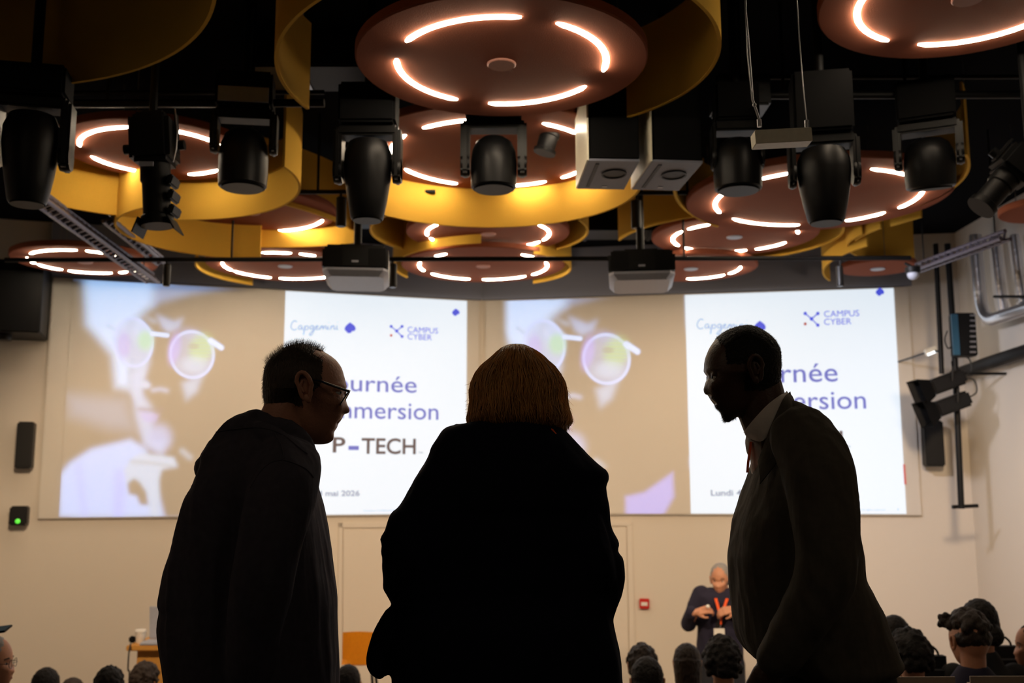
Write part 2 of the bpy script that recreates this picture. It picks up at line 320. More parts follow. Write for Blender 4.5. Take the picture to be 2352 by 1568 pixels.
def make_screen(side, slide0, panel0, panel1, name_label):
    n, u, o = (nL, uL, WA) if side == 'L' else (nR, uR, WC)
    L = (WC-WA).length if side == 'L' else (WB-WC).length
    root = thing('projection_screen', name_label, 'screen', o+u*L/2+Vector((0, 0, ZB)), 'projection screens')
    bm = NB(); c = o+u*(L/2)-n*BT/2
    box(bm, (c.x, c.y, (ZB+ZT)/2), (L-.06, BT-.004, ZT-ZB), Matrix.Rotation(math.atan2(u.y, u.x), 3, 'Z'), bev=.008)
    link('screen_board', bm, 'board', root, smooth=False)
    def s_of(px, py):
        d = ray(px, py); t = (o-CAM).dot(n)/d.dot(n); return (CAM+d*t-o).dot(u)
    def at(s, z, off=0): return o+u*s+Vector((0, 0, z))+n*off
    yb = 1186; s0, sp0, sp1 = s_of(slide0, yb), s_of(panel0, yb), s_of(panel1, yb)
    # picture half: dense sheet carrying the picture as colour data, lit like the board plus the projector's light
    nx, nz = (230, 240) if side == 'L' else (190, 220)
    SS, ZZ = np.meshgrid(np.linspace(s0, sp0, nx), np.linspace(ZB+.015, ZT-.012, nz))
    pos = np.array([list(at(s, z, .004)) for s, z in zip(SS.ravel(), ZZ.ravel())])
    d = pos-np.array(CAM); w = d@np.array(Fv); px = (1176+F_PX*(d@np.array(Rv))/w).reshape(SS.shape); py = (784-F_PX*(d@np.array(Uv))/w).reshape(SS.shape)
    if side == 'L': col = portrait(px, py)
    else:
        k = 1.06; col = portrait((px-1392)/k+440, (py-822)/k+812)
        body = 1-sm(1060, 1090, py); col *= body[..., None]
        x2, y2 = px, py; a = poly(x2, y2, [(1437, 1140), (1480, 1130), (1545, 1085), (1548, 1140), (1520, 1190), (1437, 1190)], 9)
        col = col*(1-a[..., None])+a[..., None]*np.array((.22, .2, .6))
        col *= sm(1150, 1175, px)[..., None]
    col = col*np.array((.58, .88, 1.2)); bm = NB(); vv = [bm.verts.new(p) for p in pos]
    for j in range(nz-1):
        for i in range(nx-1):
            k = j*nx+i; bm.faces.new((vv[k], vv[k+1], vv[k+nx+1], vv[k+nx]))
    pic = link('slide_photograph', bm, 'board', root)
    ca = pic.data.color_attributes.new('Col', 'FLOAT_COLOR', 'POINT')
    ca.data.foreach_set('color', np.concatenate([col.reshape(-1, 3), np.ones((nx*nz, 1))], 1).astype(np.float32).ravel())
    if 'projected' not in M:
        m = mat('projected_photograph', (.70, .66, .60), .7, var=.01); nt = m.node_tree; a = nt.nodes.new('ShaderNodeAttribute'); a.attribute_name = 'Col'
        b = nt.nodes['Principled BSDF']; nt.links.new(a.outputs['Color'], b.inputs['Emission Color']); b.inputs['Emission Strength'].default_value = .84; M['projected'] = m
    pic.data.materials[0] = M['projected']; pic['label'] = 'projected portrait of a person in round glasses'
    # white half
    bm = NB(); ring_loft(bm, [[at(sp0, ZB+.015, .001), at(sp1, ZB+.015, .001), at(sp1, ZT-.012, .001), at(sp0, ZT-.012, .001)],
                              [at(sp0, ZB+.015, .005), at(sp1, ZB+.015, .005), at(sp1, ZT-.012, .005), at(sp0, ZT-.012, .005)]])
    bmesh.ops.recalc_face_normals(bm, faces=bm.faces)
    link('slide_panel', bm, 'slidewhite', root, smooth=False)
    rotm = Matrix((u, Vector((0, 0, 1)), n)).transposed()
    def pt(px, py, off=.008):
        d = ray(px, py); oo = o+n*off; return CAM+d*((oo-CAM).dot(n)/d.dot(n))
    def text(s, x0, x1, base, cap, m, bold=0, nm='slide_text', lab=None):
        """lettering from px x0 to x1 on baseline py, capital height cap px"""
        cu = bpy.data.curves.new('t', 'FONT'); cu.body = s; cu.offset = bold; cu.resolution_u = 4
        ob = bpy.data.objects.new('t', cu); C.objects.link(ob); dg = bpy.context.evaluated_depsgraph_get()
        me = bpy.data.meshes.new_from_object(ob.evaluated_get(dg)); bpy.data.objects.remove(ob)
        xs = [v.co.x for v in me.vertices]; a, b = pt(x0, base), pt(x1, base); wpx = (b-a).length
        hz = (pt(x0, base-cap)-a).length; kx = wpx/(max(xs)-min(xs)); kz = hz/.729
        for v in me.vertices: v.co = Vector(a)+u*((v.co.x-min(xs))*kx)+Vector((0, 0, v.co.y*kz))+n*.0
        me.materials.append(M[m]); q = bpy.data.objects.new(nm, me); C.objects.link(q); q.parent = root; q.matrix_parent_inverse = root.matrix_basis.inverted()
        if lab: q['label'] = lab
    def flat(polys, m, nm, lab=None):
        bm = NB()
        for pl in polys:
            f = bm.faces.new([bm.verts.new(pt(*p)) for p in pl])
        bmesh.ops.recalc_face_normals(bm, faces=bm.faces); q = link(nm, bm, m, root, smooth=False)
        if lab: q['label'] = lab
    return root, pt, text, flat
M['slidewhite'] = mat('projected_white', (.30, .30, .31), .7, var=.01, emit=(.80, .90, 1), estr=.86)
M['sblue'] = mat('projected_blue', (.14, .15, .25), .7, emit=(.10, .13, .62), estr=.72)
M['sgrey'] = mat('projected_brown_grey', (.13, .11, .11), .7, emit=(.2, .15, .2), estr=.2)
M['slight'] = mat('projected_light_blue', (.3, .33, .36), .7, emit=(.22, .42, .8), estr=.7)
M['steal'] = mat('projected_teal_blue', (.35, .4, .5), .7, emit=(.1, .22, .5), estr=.4)
M['slogo'] = mat('projected_logo_blue', (.1, .1, .25), .7, emit=(.05, .08, .75), estr=.8)
M['sred'] = mat('projected_red', (.6, .2, .2), .7, emit=(.5, .05, .06), estr=.3)
def circ(cx, cy, r, n=16, ry=None): return [(cx+r*cos(2*pi*k/n), cy+(ry or r)*sin(2*pi*k/n)) for k in range(n)]
def spade(cx, cy, r):
    pts = [(0, -1.05), (.35, -.8), (.8, -.45), (1.05, -.02), (.98, .38), (.7, .58), (.35, .55), (.3, .78), (-.05, .98), (-.5, .9), (-.62, .66), (-.95, .42), (-1.02, .1), (-.85, -.3), (-.45, -.7)]
    return [(cx+x*r, cy+y*r) for x, y in pts]
def thick(pts, w):
    out = []
    for (ax, ay), (bx, by) in zip(pts, pts[1:]):
        dx, dy = bx-ax, by-ay; L = math.hypot(dx, dy)+1e-6; nx, ny = -dy/L*w, dx/L*w
        out.append([(ax+nx, ay+ny), (bx+nx, by+ny), (bx-nx, by-ny), (ax-nx, ay-ny)])
    return out
SCRIPT = [  # handwriting strokes of the word, in a 0..122 by 0..36 box, y down
    [(14, 3), (9, 0), (4, 3), (1, 9), (0, 15), (3, 20), (8, 22), (14, 19)],
    [(26, 12), (21, 11), (17, 15), (18, 20), (22, 20), (26, 14), (26, 20), (29, 21)],
    [(32, 12), (31, 22), (29, 33), (31, 20), (34, 13), (39, 12), (41, 16), (38, 21), (33, 20)],
    [(53, 13), (48, 11), (44, 15), (45, 20), (50, 19), (53, 13), (52, 26), (47, 34), (42, 33), (47, 26), (56, 20)],
    [(57, 17), (63, 14), (61, 11), (57, 14), (57, 19), (61, 21), (66, 18)],
    [(67, 21), (69, 12), (68, 17), (73, 11), (74, 20), (78, 12), (81, 12), (81, 20), (84, 18)],
    [(86, 12), (85, 20), (88, 20)], [(87, 4), (88, 5)],
    [(91, 21), (93, 12), (92, 17), (97, 11), (100, 13), (99, 20), (103, 19)],
    [(106, 11), (105, 20), (109, 20)], [(107, 3), (108, 4)]]
def slide_text(kit, ox, oy, k, v):
    root, pt, text, flat = kit
    flat([q for st in SCRIPT for q in thick([(ox+x*k, oy+y*k) for x, y in st], 1.2)], 'slight', 'slide_script', 'thin handwritten light blue word Capgemini')
    flat([spade(ox+136*k, oy+17*k, 12.5*k)], 'slogo', 'slide_logo', 'blue spade shaped logo')
    flat([spade(*v['corner'])], 'slogo', 'slide_logo', 'small blue spade in the corner')
    cx, cy, w = v['x']; ends = [(-w, -w*.85), (w, -w*.85), (w, w)]
    fl = [circ(cx+a, cy+b, w*.28) for a, b in ends]+[circ(cx, cy, w*.3)]
    for a, b in ends: fl += thick([(cx, cy), (cx+a, cy+b)], w*.09)
    flat(fl, 'slogo', 'slide_emblem', 'blue cross emblem of joined dots'); flat([circ(cx-w, cy+w*.8, w*.25)], 'sred', 'slide_emblem_dot', 'red dot')
    for s, x0, x1, base, cap, m, bold, lab in v['t']: text(s, x0, x1, base, cap, m, bold, lab=lab)
kL = make_screen('L', 135, 640, 1070, 'left projection screen, nearly whole portrait and the words P-TECH readable')
slide_text(kL, 668, 736, 1.0, dict(corner=(1047, 717, 8.5), x=(911, 760, 12.5), t=[
    ('CAMPUS', 936, 1006, 763, 14, 'slogo', 0, None), ('CYBER', 936, 992, 779, 14, 'slogo', 0, None),
    ('Journée', 742, 957, 896, 41, 'sblue', .004, None), ('immersion', 752, 1007, 959, 42, 'sblue', .004, None),
    ('P', 764, 793, 1038, 36, 'sgrey', .018, None), ('-', 800, 824, 1044, 52, 'sblue', .02, 'blue dash'), ('TECH', 830, 955, 1041, 37, 'sgrey', .018, None), ('TM', 961, 971, 1041, 4, 'sgrey', 0, None),
    ('Lundi 4 mai 2026', 676, 826, 1139, 13, 'steal', .02, None), ('Company Confidential © Capgemini 2026. All rights reserved', 835, 1010, 1174, 4, 'slight', 0, None)]))
kR = make_screen('R', 1150, 1587, 2082, 'right projection screen, its portrait half hidden by the middle person')
slide_text(kR, 1601, 732, 1.06, dict(corner=(2021, 670, 9.5), x=(1864, 732, 14.5), t=[
    ('CAMPUS', 1893, 1974, 728, 15, 'slogo', 0, None), ('CYBER', 1893, 1956, 746, 15, 'slogo', 0, None),
    ('Journée', 1690, 1925, 880, 46, 'sblue', .004, None), ('immersion', 1706, 1990, 942, 44, 'sblue', .004, None),
    ('P', 1722, 1755, 1026, 38, 'sgrey', .018, None), ('-', 1762, 1788, 1032, 55, 'sblue', .02, 'blue dash'), ('TECH', 1796, 1937, 1027, 38, 'sgrey', .018, None), ('TM', 1942, 1953, 1028, 5, 'sgrey', 0, None),
    ('Lundi 4 mai 2026', 1633, 1800, 1138, 14, 'steal', .02, None), ('Company Confidential © Capgemini 2026. All rights reserved', 1850, 2033, 1172, 4, 'slight', 0, None), ('1', 2062, 2064, 1172, 5, 'slight', 0, None)]))
kR[3]([[(2074, 1066), (2079, 1066), (2082, 1112), (2077, 1112)]], 'sred', 'slide_edge_mark', 'faint red mark on the slide edge')

# ------------------------------------------------------------------ ceiling: pendant lights and felt baffles
def pendant(cap, ring, disc, arcs, Z, label, capm='cap', th=.045, at=None):
    c = PZ(cap[0], cap[1], Z)
    def rad(a, b): return (PZ(b, cap[1], Z)-PZ(a, cap[1], Z)).length/2
    rr, rd = rad(*ring), rad(*disc)
    if at: c = Vector(at); rr, rd = .46, .63
    root = thing('pendant_light', label, 'lamp', c, 'round felt pendant lights')
    bm = NB(); lathe(bm, [(rd-.006, 0), (rd, .006), (rd, th-.004), (rd-.006, th)], c, 72); link('felt_disc', bm, 'terra', root)
    bm = NB(); lathe(bm, [(.055, -.008), (.06, -.004), (.06, .002)], c, 28); link('centre_cap', bm, capm, root)
    for a, b in arcs:
        pa, pb = (PZ(*a, Z)-c, PZ(*b, Z)-c) if not at else (Vector(a), Vector(b)); ta, tb = math.atan2(pa.y, pa.x), math.atan2(pb.y, pb.x)
        while tb-ta > pi: tb -= 2*pi
        while tb-ta < -pi: tb += 2*pi
        n = max(4, int(abs(tb-ta)*rr/.03)); pts = [c+Vector((rr*cos(ta+(tb-ta)*k/n), rr*sin(ta+(tb-ta)*k/n), -.001)) for k in range(n+1)]
        rings = []
        for k, p in enumerate(pts):
            o = (p-c); o.z = 0; o.normalize(); e = .55 if k in (0, n) else 1.15
            rings.append([p+o*(.0105*e*cos(q))+Vector((0, 0, -.009*e*max(0, sin(q)))) for q in [pi*j/8 for j in range(9)]]+[p-o*.0105*e+Vector((0, 0, .004)), p+o*.0105*e+Vector((0, 0, .004))])
        bm = NB(); ring_loft(bm, rings); bmesh.ops.recalc_face_normals(bm, faces=bm.faces); link('light_strip', bm, 'led_dim' if at else 'led', root)
    for k in range(3):
        a = 2*pi*k/3+.5; q = c+Vector((rd*.6*cos(a), rd*.6*sin(a), th)); bm = NB(); tube(bm, [q, Vector((q.x, q.y, ZC))], .003, 6); link('suspension_cable', bm, 'steel', root)
    return root
pendant((1152, 147), (912, 1391), (820, 1487), [((937, 95), (1196, 41)), ((1277, 53), (1386, 162)), ((915, 135), (1046, 231)), ((1121, 241), (1348, 198))], 4.08, 'large brick red round pendant lamp at top centre, nearest of all')
pendant((2222, -3), (1982, 2462), (1892, 2552), [((1995, -12), (2056, 84)), ((2119, 92), (2440, -4)), ((2040, -60), (2200, -92))], 4.25, 'brick red round pendant lamp cut by the top right corner')
pendant((1134, 357), (900, 1368), (822, 1446), [((901, 365), (947, 313)), ((982, 297), (1120, 279)), ((1240, 287), (1323, 306)), ((921, 389), (1047, 423)), ((1172, 429), (1260, 419)), ((1298, 410), (1352, 383))], 4.25, 'orange red pendant lamp inside the bright yellow baffle below the largest lamp')
pendant((362, 349), (196, 528), (147, 577), [((201, 336), (307, 297)), ((390, 299), (515, 330)), ((219, 358), (322, 391)), ((432, 399), (502, 390))], 4.25, 'round pendant lamp at upper left behind the profile spotlight')
pendant((1121, 537), (981, 1262), (934, 1308), [((984, 540), (1011, 515)), ((1241, 550), (1235, 515)), ((988, 546), (1084, 570)), ((1110, 571), (1232, 553))], 4.28, 'pink round pendant lamp just under the bright yellow baffle')
pendant((1110, 611), (963, 1257), (925, 1300), [((968, 602), (977, 621)), ((988, 628), (1075, 644)), ((1108, 644), (1209, 634)), ((1228, 631), (1252, 602)), ((1003, 588), (1028, 583)), ((1200, 583), (1240, 595))], 4.22, 'pink round pendant lamp at centre right above the corner of the screens')
pendant((655, 611), (516, 794), (478, 832), [((518, 603), (527, 620)), ((533, 622), (620, 639)), ((641, 640), (755, 633)), ((596, 576), (672, 574)), ((694, 577), (735, 583)), ((521, 599), (529, 592))], 4.2, 'pink round pendant lamp partly behind the left projector', 'silver')
pendant((195, 601), (76, 318), (30, 348), [((77, 592), (84, 604)), ((85, 584), (177, 574)), ((197, 575), (246, 583)), ((256, 585), (264, 587)), ((280, 590), (294, 594)), ((314, 603), (303, 622)), ((91, 606), (134, 622)), ((149, 625), (266, 630)), ((283, 628), (295, 624))], 4.14, 'farthest left pendant lamp with broken ring of light above the left screen')
pendant((578, 488), (413, 743), (388, 772), [((430, 512), (562, 524)), ((606, 522), (713, 502)), ((725, 495), (730, 490)), ((470, 462), (560, 452))], 4.25, 'pendant lamp peeking out under the left yellow baffle')
pendant((1875, 457), (1648, 2103), (1583, 2172), [((1667, 440), (1673, 485)), ((1690, 500), (1838, 512)), ((1941, 505), (2037, 488)), ((2060, 476), (2095, 430)), ((1978, 400), (2078, 421)), ((1746, 412), (1821, 402))], 4.15, 'large pink pendant lamp on the right behind three moving lights')
pendant((1687, 544), (1548, 1828), (1502, 1878), [((1562, 530), (1568, 562)), ((1583, 526), (1637, 516)), ((1583, 566), (1713, 572)), ((1735, 571), (1815, 557)), ((1822, 530), (1827, 535))], 4.27, 'pink pendant lamp overlapped by the large right lamp', 'silver')
pendant((1587, 617), (1476, 1698), (1437, 1737), [((1577, 641), (1672, 632)), ((1683, 629), (1698, 612)), ((1500, 600), (1560, 594))], 4.22, 'pink pendant lamp half hidden by the right projector', 'silver')
pendant((2016, 617), (1960, 2072), (1935, 2103), [], 4.16, 'small unlit pink pendant disc above the right screen', 'silver')
pendant((2402, 488), (2330, 2474), (2303, 2501), [], 4.1, 'red felt pendant disc cut by the right edge')

RING4 = [((cos(R(q+8)), sin(R(q+8))), (cos(R(q+80)), sin(R(q+80)))) for q in (0, 90, 180, 270)]  # strips of two added lamps out of view, lighting hair and shoulders
pendant((1152, 147), (912, 1391), (820, 1487), RING4, 4.1, 'added unseen pendant lamp above and behind the foreground people, on the left', at=(-1.75, .7, 4.1))
pendant((1152, 147), (912, 1391), (820, 1487), RING4, 4.1, 'added unseen pendant lamp above and behind the foreground people, on the right', at=(1.5, .5, 4.1))

def baffle(p1, p2, p3, Z, label, ext=(0, 0), H=.42, th=.014):
    a, b, c = [PZ(*p, Z) for p in (p1, p2, p3)]
    D = 2*(a.x*(b.y-c.y)+b.x*(c.y-a.y)+c.x*(a.y-b.y)); q = lambda v: v.x*v.x+v.y*v.y
    cx = (q(a)*(b.y-c.y)+q(b)*(c.y-a.y)+q(c)*(a.y-b.y))/D; cy = (q(a)*(c.x-b.x)+q(b)*(a.x-c.x)+q(c)*(b.x-a.x))/D
    r = math.hypot(a.x-cx, a.y-cy); t = [math.atan2(v.y-cy, v.x-cx) for v in (a, b, c)]
    d13 = (t[2]-t[0]) % (2*pi); d12 = (t[1]-t[0]) % (2*pi)
    if d12 > d13: d13 -= 2*pi
    s = 1 if d13 > 0 else -1; t0 = t[0]-s*R(ext[0]); t1 = t[0]+d13+s*R(ext[1]); n = max(8, int(abs(t1-t0)/R(3)))
    if abs(t1-t0) > 2*pi*.97: t1 = t0+s*2*pi*.97
    H = min(H, ZC-.02-Z); rings = []
    for k in range(n+1):
        w = t0+(t1-t0)*k/n; e = Vector((cos(w), sin(w), 0)); o = Vector((cx, cy, 0))
        rings.append([o+e*(r+th/2)+Vector((0, 0, Z)), o+e*(r+th/2)+Vector((0, 0, Z+H)), o+e*(r-th/2)+Vector((0, 0, Z+H)), o+e*(r-th/2)+Vector((0, 0, Z))])
    mid = rings[n//2][0]; root = thing('felt_baffle', label, 'acoustic baffle', mid, 'curved mustard felt baffles')
    bm = NB(); ring_loft(bm, rings); bmesh.ops.recalc_face_normals(bm, faces=bm.faces); link('felt_strip', bm, 'yellow', root)
    for k in (1, n-1):
        g = rings[k][1]; bm = NB(); tube(bm, [g, Vector((g.x, g.y, ZC))], .003, 6); link('suspension_cable', bm, 'steel', root)
    return root
baffle((0, 199), (400, 122), (492, 2), 4.08, 'big dark olive baffle filling the top left corner', (70, 60))
baffle((707, 251), (635, 120), (733, 0), 4.09, 'curved baffle left of the largest lamp', (0, 40))
baffle((1403, 281), (1613, 182), (1613, 17), 4.09, 'curved baffle wrapping the right side of the largest lamp', (0, 40))
baffle((224, 489), (585, 492), (678, 406), 4.02, 'bright yellow baffle around the upper left lamp', (28, 12))
baffle((882, 494), (1117, 522), (1469, 434), 4.0, 'bright yellow baffle under the orange red lamp at centre', (16, 22))
baffle((598, 595), (357, 567), (272, 500), 4.0, 'yellow baffle with a square cut end, left of the left projector', (0, 30))
baffle((822, 538), (764, 506), (668, 474), 4.22, 'dark mustard baffle end beside the big central moving light', (0, 14), .42)
baffle((828, 556), (720, 566), (560, 566), 4.12, 'thin baffle edge above the left projector', (0, 0), .2)
baffle((862, 510), (1106, 592), (1350, 530), 4.27, 'olive baffle around the pink lamp under the central yellow baffle', (22, 22))
baffle((935, 638), (904, 612), (925, 590), 4.21, 'short olive baffle end beside the left projector', (0, 50), .3)
baffle((1225, 651), (1311, 618), (1240, 585), 4.2, 'olive baffle right of the farthest centre lamp', (0, 5), .3)
baffle((1586, 492), (1556, 462), (1548, 433), 4.15, 'baffle edge left of the large pink right lamp', (14, 6))
baffle((2172, 444), (2212, 412), (2226, 375), 4.15, 'baffle edge right of the large pink right lamp', (14, 8))
baffle((1422, 553), (1508, 516), (1598, 498), 4.25, 'dark mustard baffle end above the right projector', (0, 4), .42)
baffle((1575, 598), (1776, 590), (1938, 525), 4.26, 'olive baffle around the overlapped right pink lamp', (10, 30))
baffle((1962, 548), (2000, 595), (2101, 602), 4.2, 'olive curled baffle at right beside the truss', (10, 0))
baffle((1964, 553), (1990, 538), (2024, 524), 4.2, 'short olive baffle piece left of the black tab', (0, 0), .3)
baffle((2046, 520), (2080, 510), (2117, 499), 4.2, 'short olive baffle piece touching the right truss', (0, 0), .3)
baffle((1906, 645), (1891, 622), (1915, 597), 4.15, 'tiny pale olive baffle curl above the right screen', (0, 20), .25)
baffle((449, 605), (476, 630), (580, 655), 4.18, 'thin green edged baffle under the lamp left of the left projector', (8, 0), .1)

# ------------------------------------------------------------------ pipes, trusses, stage lights
def pipe(name, pts, r, label, m='black', cat='pipe', n=10, group=None):
    bm = NB(); tube(bm, pts, r, n); o = link(name, bm, m); return tag(o, label, cat, group)
def hang(parent, p, r=.012, z=ZC):
    bm = NB(); tube(bm, [p, (p[0], p[1], z)], r, 8); link('hanger_rod', bm, 'black', parent)
def rig_pipe(a, b, r, label, rods=3):
    a, b = Vector(a), Vector(b); root = thing('rigging_pipe', label, 'pipe', (a+b)/2, 'black rigging pipes')
    bm = NB(); tube(bm, [a, b], r, 12); link('tube', bm, 'black', root)
    for k in range(rods):
        q = a+(b-a)*((k+.5)/rods); hang(root, q, .008)
    return root
L0, L1 = P(12, 597, 7.05), P(2092, 604, 7.05); L1.z = L0.z
rig_pipe(L0, L1, .017, 'long black pipe crossing in front of the far lamps', 2)
a = P(-250, 239, 4.72); rig_pipe(a, (P(745, 239, 4.72).x, 4.72, a.z), .02, 'black pipe carrying the upper left stage lights')
a = P(-250, 214, 4.98); rig_pipe(a, (P(745, 214, 4.98).x, 4.98, a.z), .012, 'thin black pipe behind the upper left stage lights')
a = P(1660, 219, 4.72); rig_pipe(a, (P(2500, 219, 4.72).x, 4.72, a.z), .02, 'black pipe carrying the upper right stage lights')
a = P(1660, 178, 4.98); rig_pipe(a, (P(2500, 178, 4.98).x, 4.98, a.z), .012, 'thin black pipe behind the upper right stage lights')
a = P(640, 441, 6.2); rig_pipe(a, (P(1000, 441, 6.2).x, 6.2, a.z), .014, 'short black pipe beside the big central moving light', 2)
a = P(1395, 443, 6.2); rig_pipe(a, (P(1640, 443, 6.2).x, 6.2, a.z), .014, 'short black pipe under the twin speakers', 2)

def truss(a, b, w, label, chords=3, m='purple', n=30):
    a, b = Vector(a), Vector(b); t = (b-a).normalized(); s = t.cross(Vector((0, 0, 1))).normalized(); v = s.cross(t)
    offs = [s*w, -s*w, v*w*1.5][:chords]; root = thing('lighting_truss', label, 'truss', (a+b)/2, 'lattice trusses')
    for o in offs:
        bm = NB(); tube(bm, [a+o, b+o], .014, 8); link('chord', bm, m, root)
    bm = NB()
    for k in range(n):
        p, q = a+(b-a)*(k/n), a+(b-a)*((k+1)/n)
        for i in range(len(offs)): j = (i+1) % len(offs); tube(bm, [p+offs[i], q+offs[j]], .008, 6)
    link('lacing', bm, m, root)
    for q in (a+(b-a)*.1, a+(b-a)*.9): hang(root, q+offs[-1], .006)
truss(PZ(60, 440, 3.95), PZ(350, 648, 3.95), .045, 'dark lattice truss running from the left stage light down to the left screen')
truss(PZ(250, 508, 4.02), PZ(372, 607, 4.02), .035, 'second thinner lattice truss under the left yellow baffle', n=12)
truss(PZ(2105, 622, 3.95), PZ(2310, 548, 3.95), .035, 'purplish lattice truss at right leading to the foil ducts', n=14)

def clampR(Z='Z'): return Matrix.Rotation(0, 3, Z)
def moving_head(px, yt, yk, yb, hw, yw, Y, label, style='wash', yaw=0, tilt=0, panel=None, yoke_bot=None):
    c = P(px, yb, Y); s = (P(px+1, yb, Y)-c).length; hh = lambda y: P(px, y, Y).z
    zb, zk, zt = c.z, hh(yk), hh(yt); r = hw*s/2; w = yw*s/2
    root = thing('moving_head_light', label, 'stage light', (c.x, c.y, zb), 'moving stage lights')
    rz = Matrix.Rotation(R(yaw), 3, 'Z'); O = Vector((c.x, c.y, 0))
    def L(x, y, z): return O+rz @ Vector((x, y, 0))+Vector((0, 0, z))
    bm = NB(); box(bm, L(0, 0, (zt+zk)/2+.01), (w*1.7, w*1.15, (zt-zk)*.96), rz, bev=.012); link('base', bm, 'matt', root)
    bm = NB(); box(bm, L(0, 0, zk-.012), (w*1.8, .11, .05), rz, bev=.01); link('yoke', bm, 'black', root)
    ab = hh(yoke_bot) if yoke_bot else zb+(zk-zb)*.35
    for sg in (-1, 1):
        bm = NB(); t = w-r-.004; t = max(t, .02)
        box(bm, L(sg*(w-t/2), 0, (zk+ab)/2), (t, .12, zk-ab), rz, bev=.012)
        lathe(bm, [(.055, -t/2), (.06, 0), (.055, t/2)], L(sg*(w-t/2), 0, ab+.05), 18, rz @ Matrix.Rotation(R(90), 3, 'Y')); link('yoke_arm', bm, 'blackp', root)
    Hh = (zk-zb)*(.80 if style == 'wash' else .9)
    prof = {'wash': [(.72, .16), (.80, .03), (.90, 0), (.97, .03), (1, .25), (1, .5), (.94, .72), (.78, .88), (.5, .97), (.1, 1)],
            'spot': [(.5, .12), (.55, .02), (.62, 0), (.68, .03), (.82, .25), (.94, .48), (1, .66), (.98, .82), (.8, .95), (.1, 1)]}[style]
    tl = rz @ Matrix.Rotation(R(tilt), 3, 'X'); piv = L(0, 0, zb+Hh*.6)
    cc = piv+tl @ Vector((0, 0, -Hh*.6))
    bm = NB(); lathe(bm, [(a*r, b*Hh) for a, b in prof], cc, 36, tl); link('lamp_head', bm, 'blackp', root)
    bm = NB(); ri = prof[0][0]*r; lathe(bm, [(ri*.98, .07*Hh), (ri*.9, .062*Hh), (ri*.5, .05*Hh), (.01, .045*Hh)], cc, 30, tl); link('lens', bm, 'lens', root)
    bm = NB(); lathe(bm, [(ri*1.02, -.006), (ri*1.14, -.006), (ri*1.14, .01), (ri*1.02, .01)], cc, 36, tl); link('lens_ring', bm, 'black', root)
    if panel:
        bm = NB(); box(bm, L(0, -w*.58-.004, zk+(zt-zk)*.35), (w*1.5, .008, (zt-zk)*.4), rz); link('display_panel', bm, panel, root)
    bm = NB(); tube(bm, [L(0, 0, zt), L(0, 0, ZC)], .022, 10); link('mounting_clamp', bm, 'black', root)
    return root
moving_head(62, 165, 235, 468, 126, 178, 4.1, 'black moving light cut by the left edge, lit cream along its right side', 'spot', yaw=12, yoke_bot=385)
moving_head(557, 180, 262, 431, 112, 150, 4.7, 'black moving light with grey panel in front of the upper left lamp', 'wash', yaw=8, panel='silver', yoke_bot=350)
moving_head(843, 205, 300, 505, 112, 155, 4.45, 'big black tapered moving light left of the largest lamp, pointing down', 'spot', yoke_bot=418)
moving_head(1134, 272, 285, 434, 106, 152, 4.75, 'black moving light hanging under the largest lamp, in a square yoke', 'wash', yoke_bot=402)
moving_head(1696, 200, 290, 437, 110, 118, 4.6, 'black moving light with pale lens ring right of the twin speakers', 'wash', yaw=-4)
moving_head(1898, 178, 320, 511, 122, 158, 4.3, 'big black tapered moving light behind the hanging cream bar', 'spot', yaw=-10, yoke_bot=425)
moving_head(2138, 195, 290, 430, 112, 150, 4.7, 'black moving light tilted at far right of the ceiling', 'wash', yaw=-24, tilt=12)

def profile_spot(px_top, px_bot, w, Y, label, gel=True, zt=None, small=False):
    a, b = P(*px_top, Y), P(*px_bot, Y); s = (P(px_top[0]+1, px_top[1], Y)-a).length; r = w*s/2; t = (b-a); Ln = t.length
    root = thing('profile_spotlight', label, 'stage light', b, 'fixed stage spotlights')
    q = Vector((0, 0, -1)).rotation_difference(t.normalized()).to_matrix(); Z = lambda f: a+t*f
    rr = q @ Matrix.Rotation(pi, 3, 'X')
    bm = NB(); box(bm, Z(.25), (2*r, 2*r, Ln*.42), q, bev=.02); box(bm, Z(.06), (1.5*r, 1.5*r, Ln*.1), q, bev=.01); link('lamp_house', bm, 'blackp', root)
    bm = NB(); lathe(bm, [(r*.72, .44*Ln), (r*.74, .6*Ln), (r*.66, .62*Ln), (r*.66, .9*Ln), (r*.78, .92*Ln), (r*.78, Ln), (r*.6, Ln)], a, 28, rr); link('lens_tube', bm, 'black', root)
    bm = NB(); lathe(bm, [(r*.62, .95*Ln), (.3*r, .93*Ln), (.01, .92*Ln)], a, 24, rr); link('lens', bm, 'lens', root)
    if gel:
        for k in range(3):
            bm = NB(); box(bm, Z(.62+.13*k)+q @ Vector((r*.85, 0, 0)), (r*.28, r*1.2, Ln*.085), q @ Matrix.Rotation(R(20), 3, 'Y'), bev=.006); link('accessory_holder', bm, 'black', root)
        for sg, ax in ((1, 'Y'), (-1, 'Y')):
            bm = NB(); box(bm, Z(1.0)+q @ Vector((sg*r*.85, 0, 0)), (.006, r*1.5, r*.8), q @ Matrix.Rotation(R(-25*sg), 3, ax)); link('barn_door', bm, 'black', root)
    for sg in (-1, 1):
        bm = NB(); box(bm, Z(.2)+q @ Vector((sg*(r+.012), 0, 0)), (.008, .04, Ln*.36), q); link('bracket_arm', bm, 'black', root)
        bm = NB(); lathe(bm, [(.022, 0), (.022, .03)], Z(.3)+q @ Vector((sg*(r+.014), 0, 0)), 12, q @ Matrix.Rotation(R(90*sg), 3, 'Y')); link('locking_knob', bm, 'blackp', root)
    bm = NB(); tube(bm, [a-t.normalized()*.01, Vector((a.x, a.y, ZC))], .018, 8); link('mounting_clamp', bm, 'black', root)
    return root
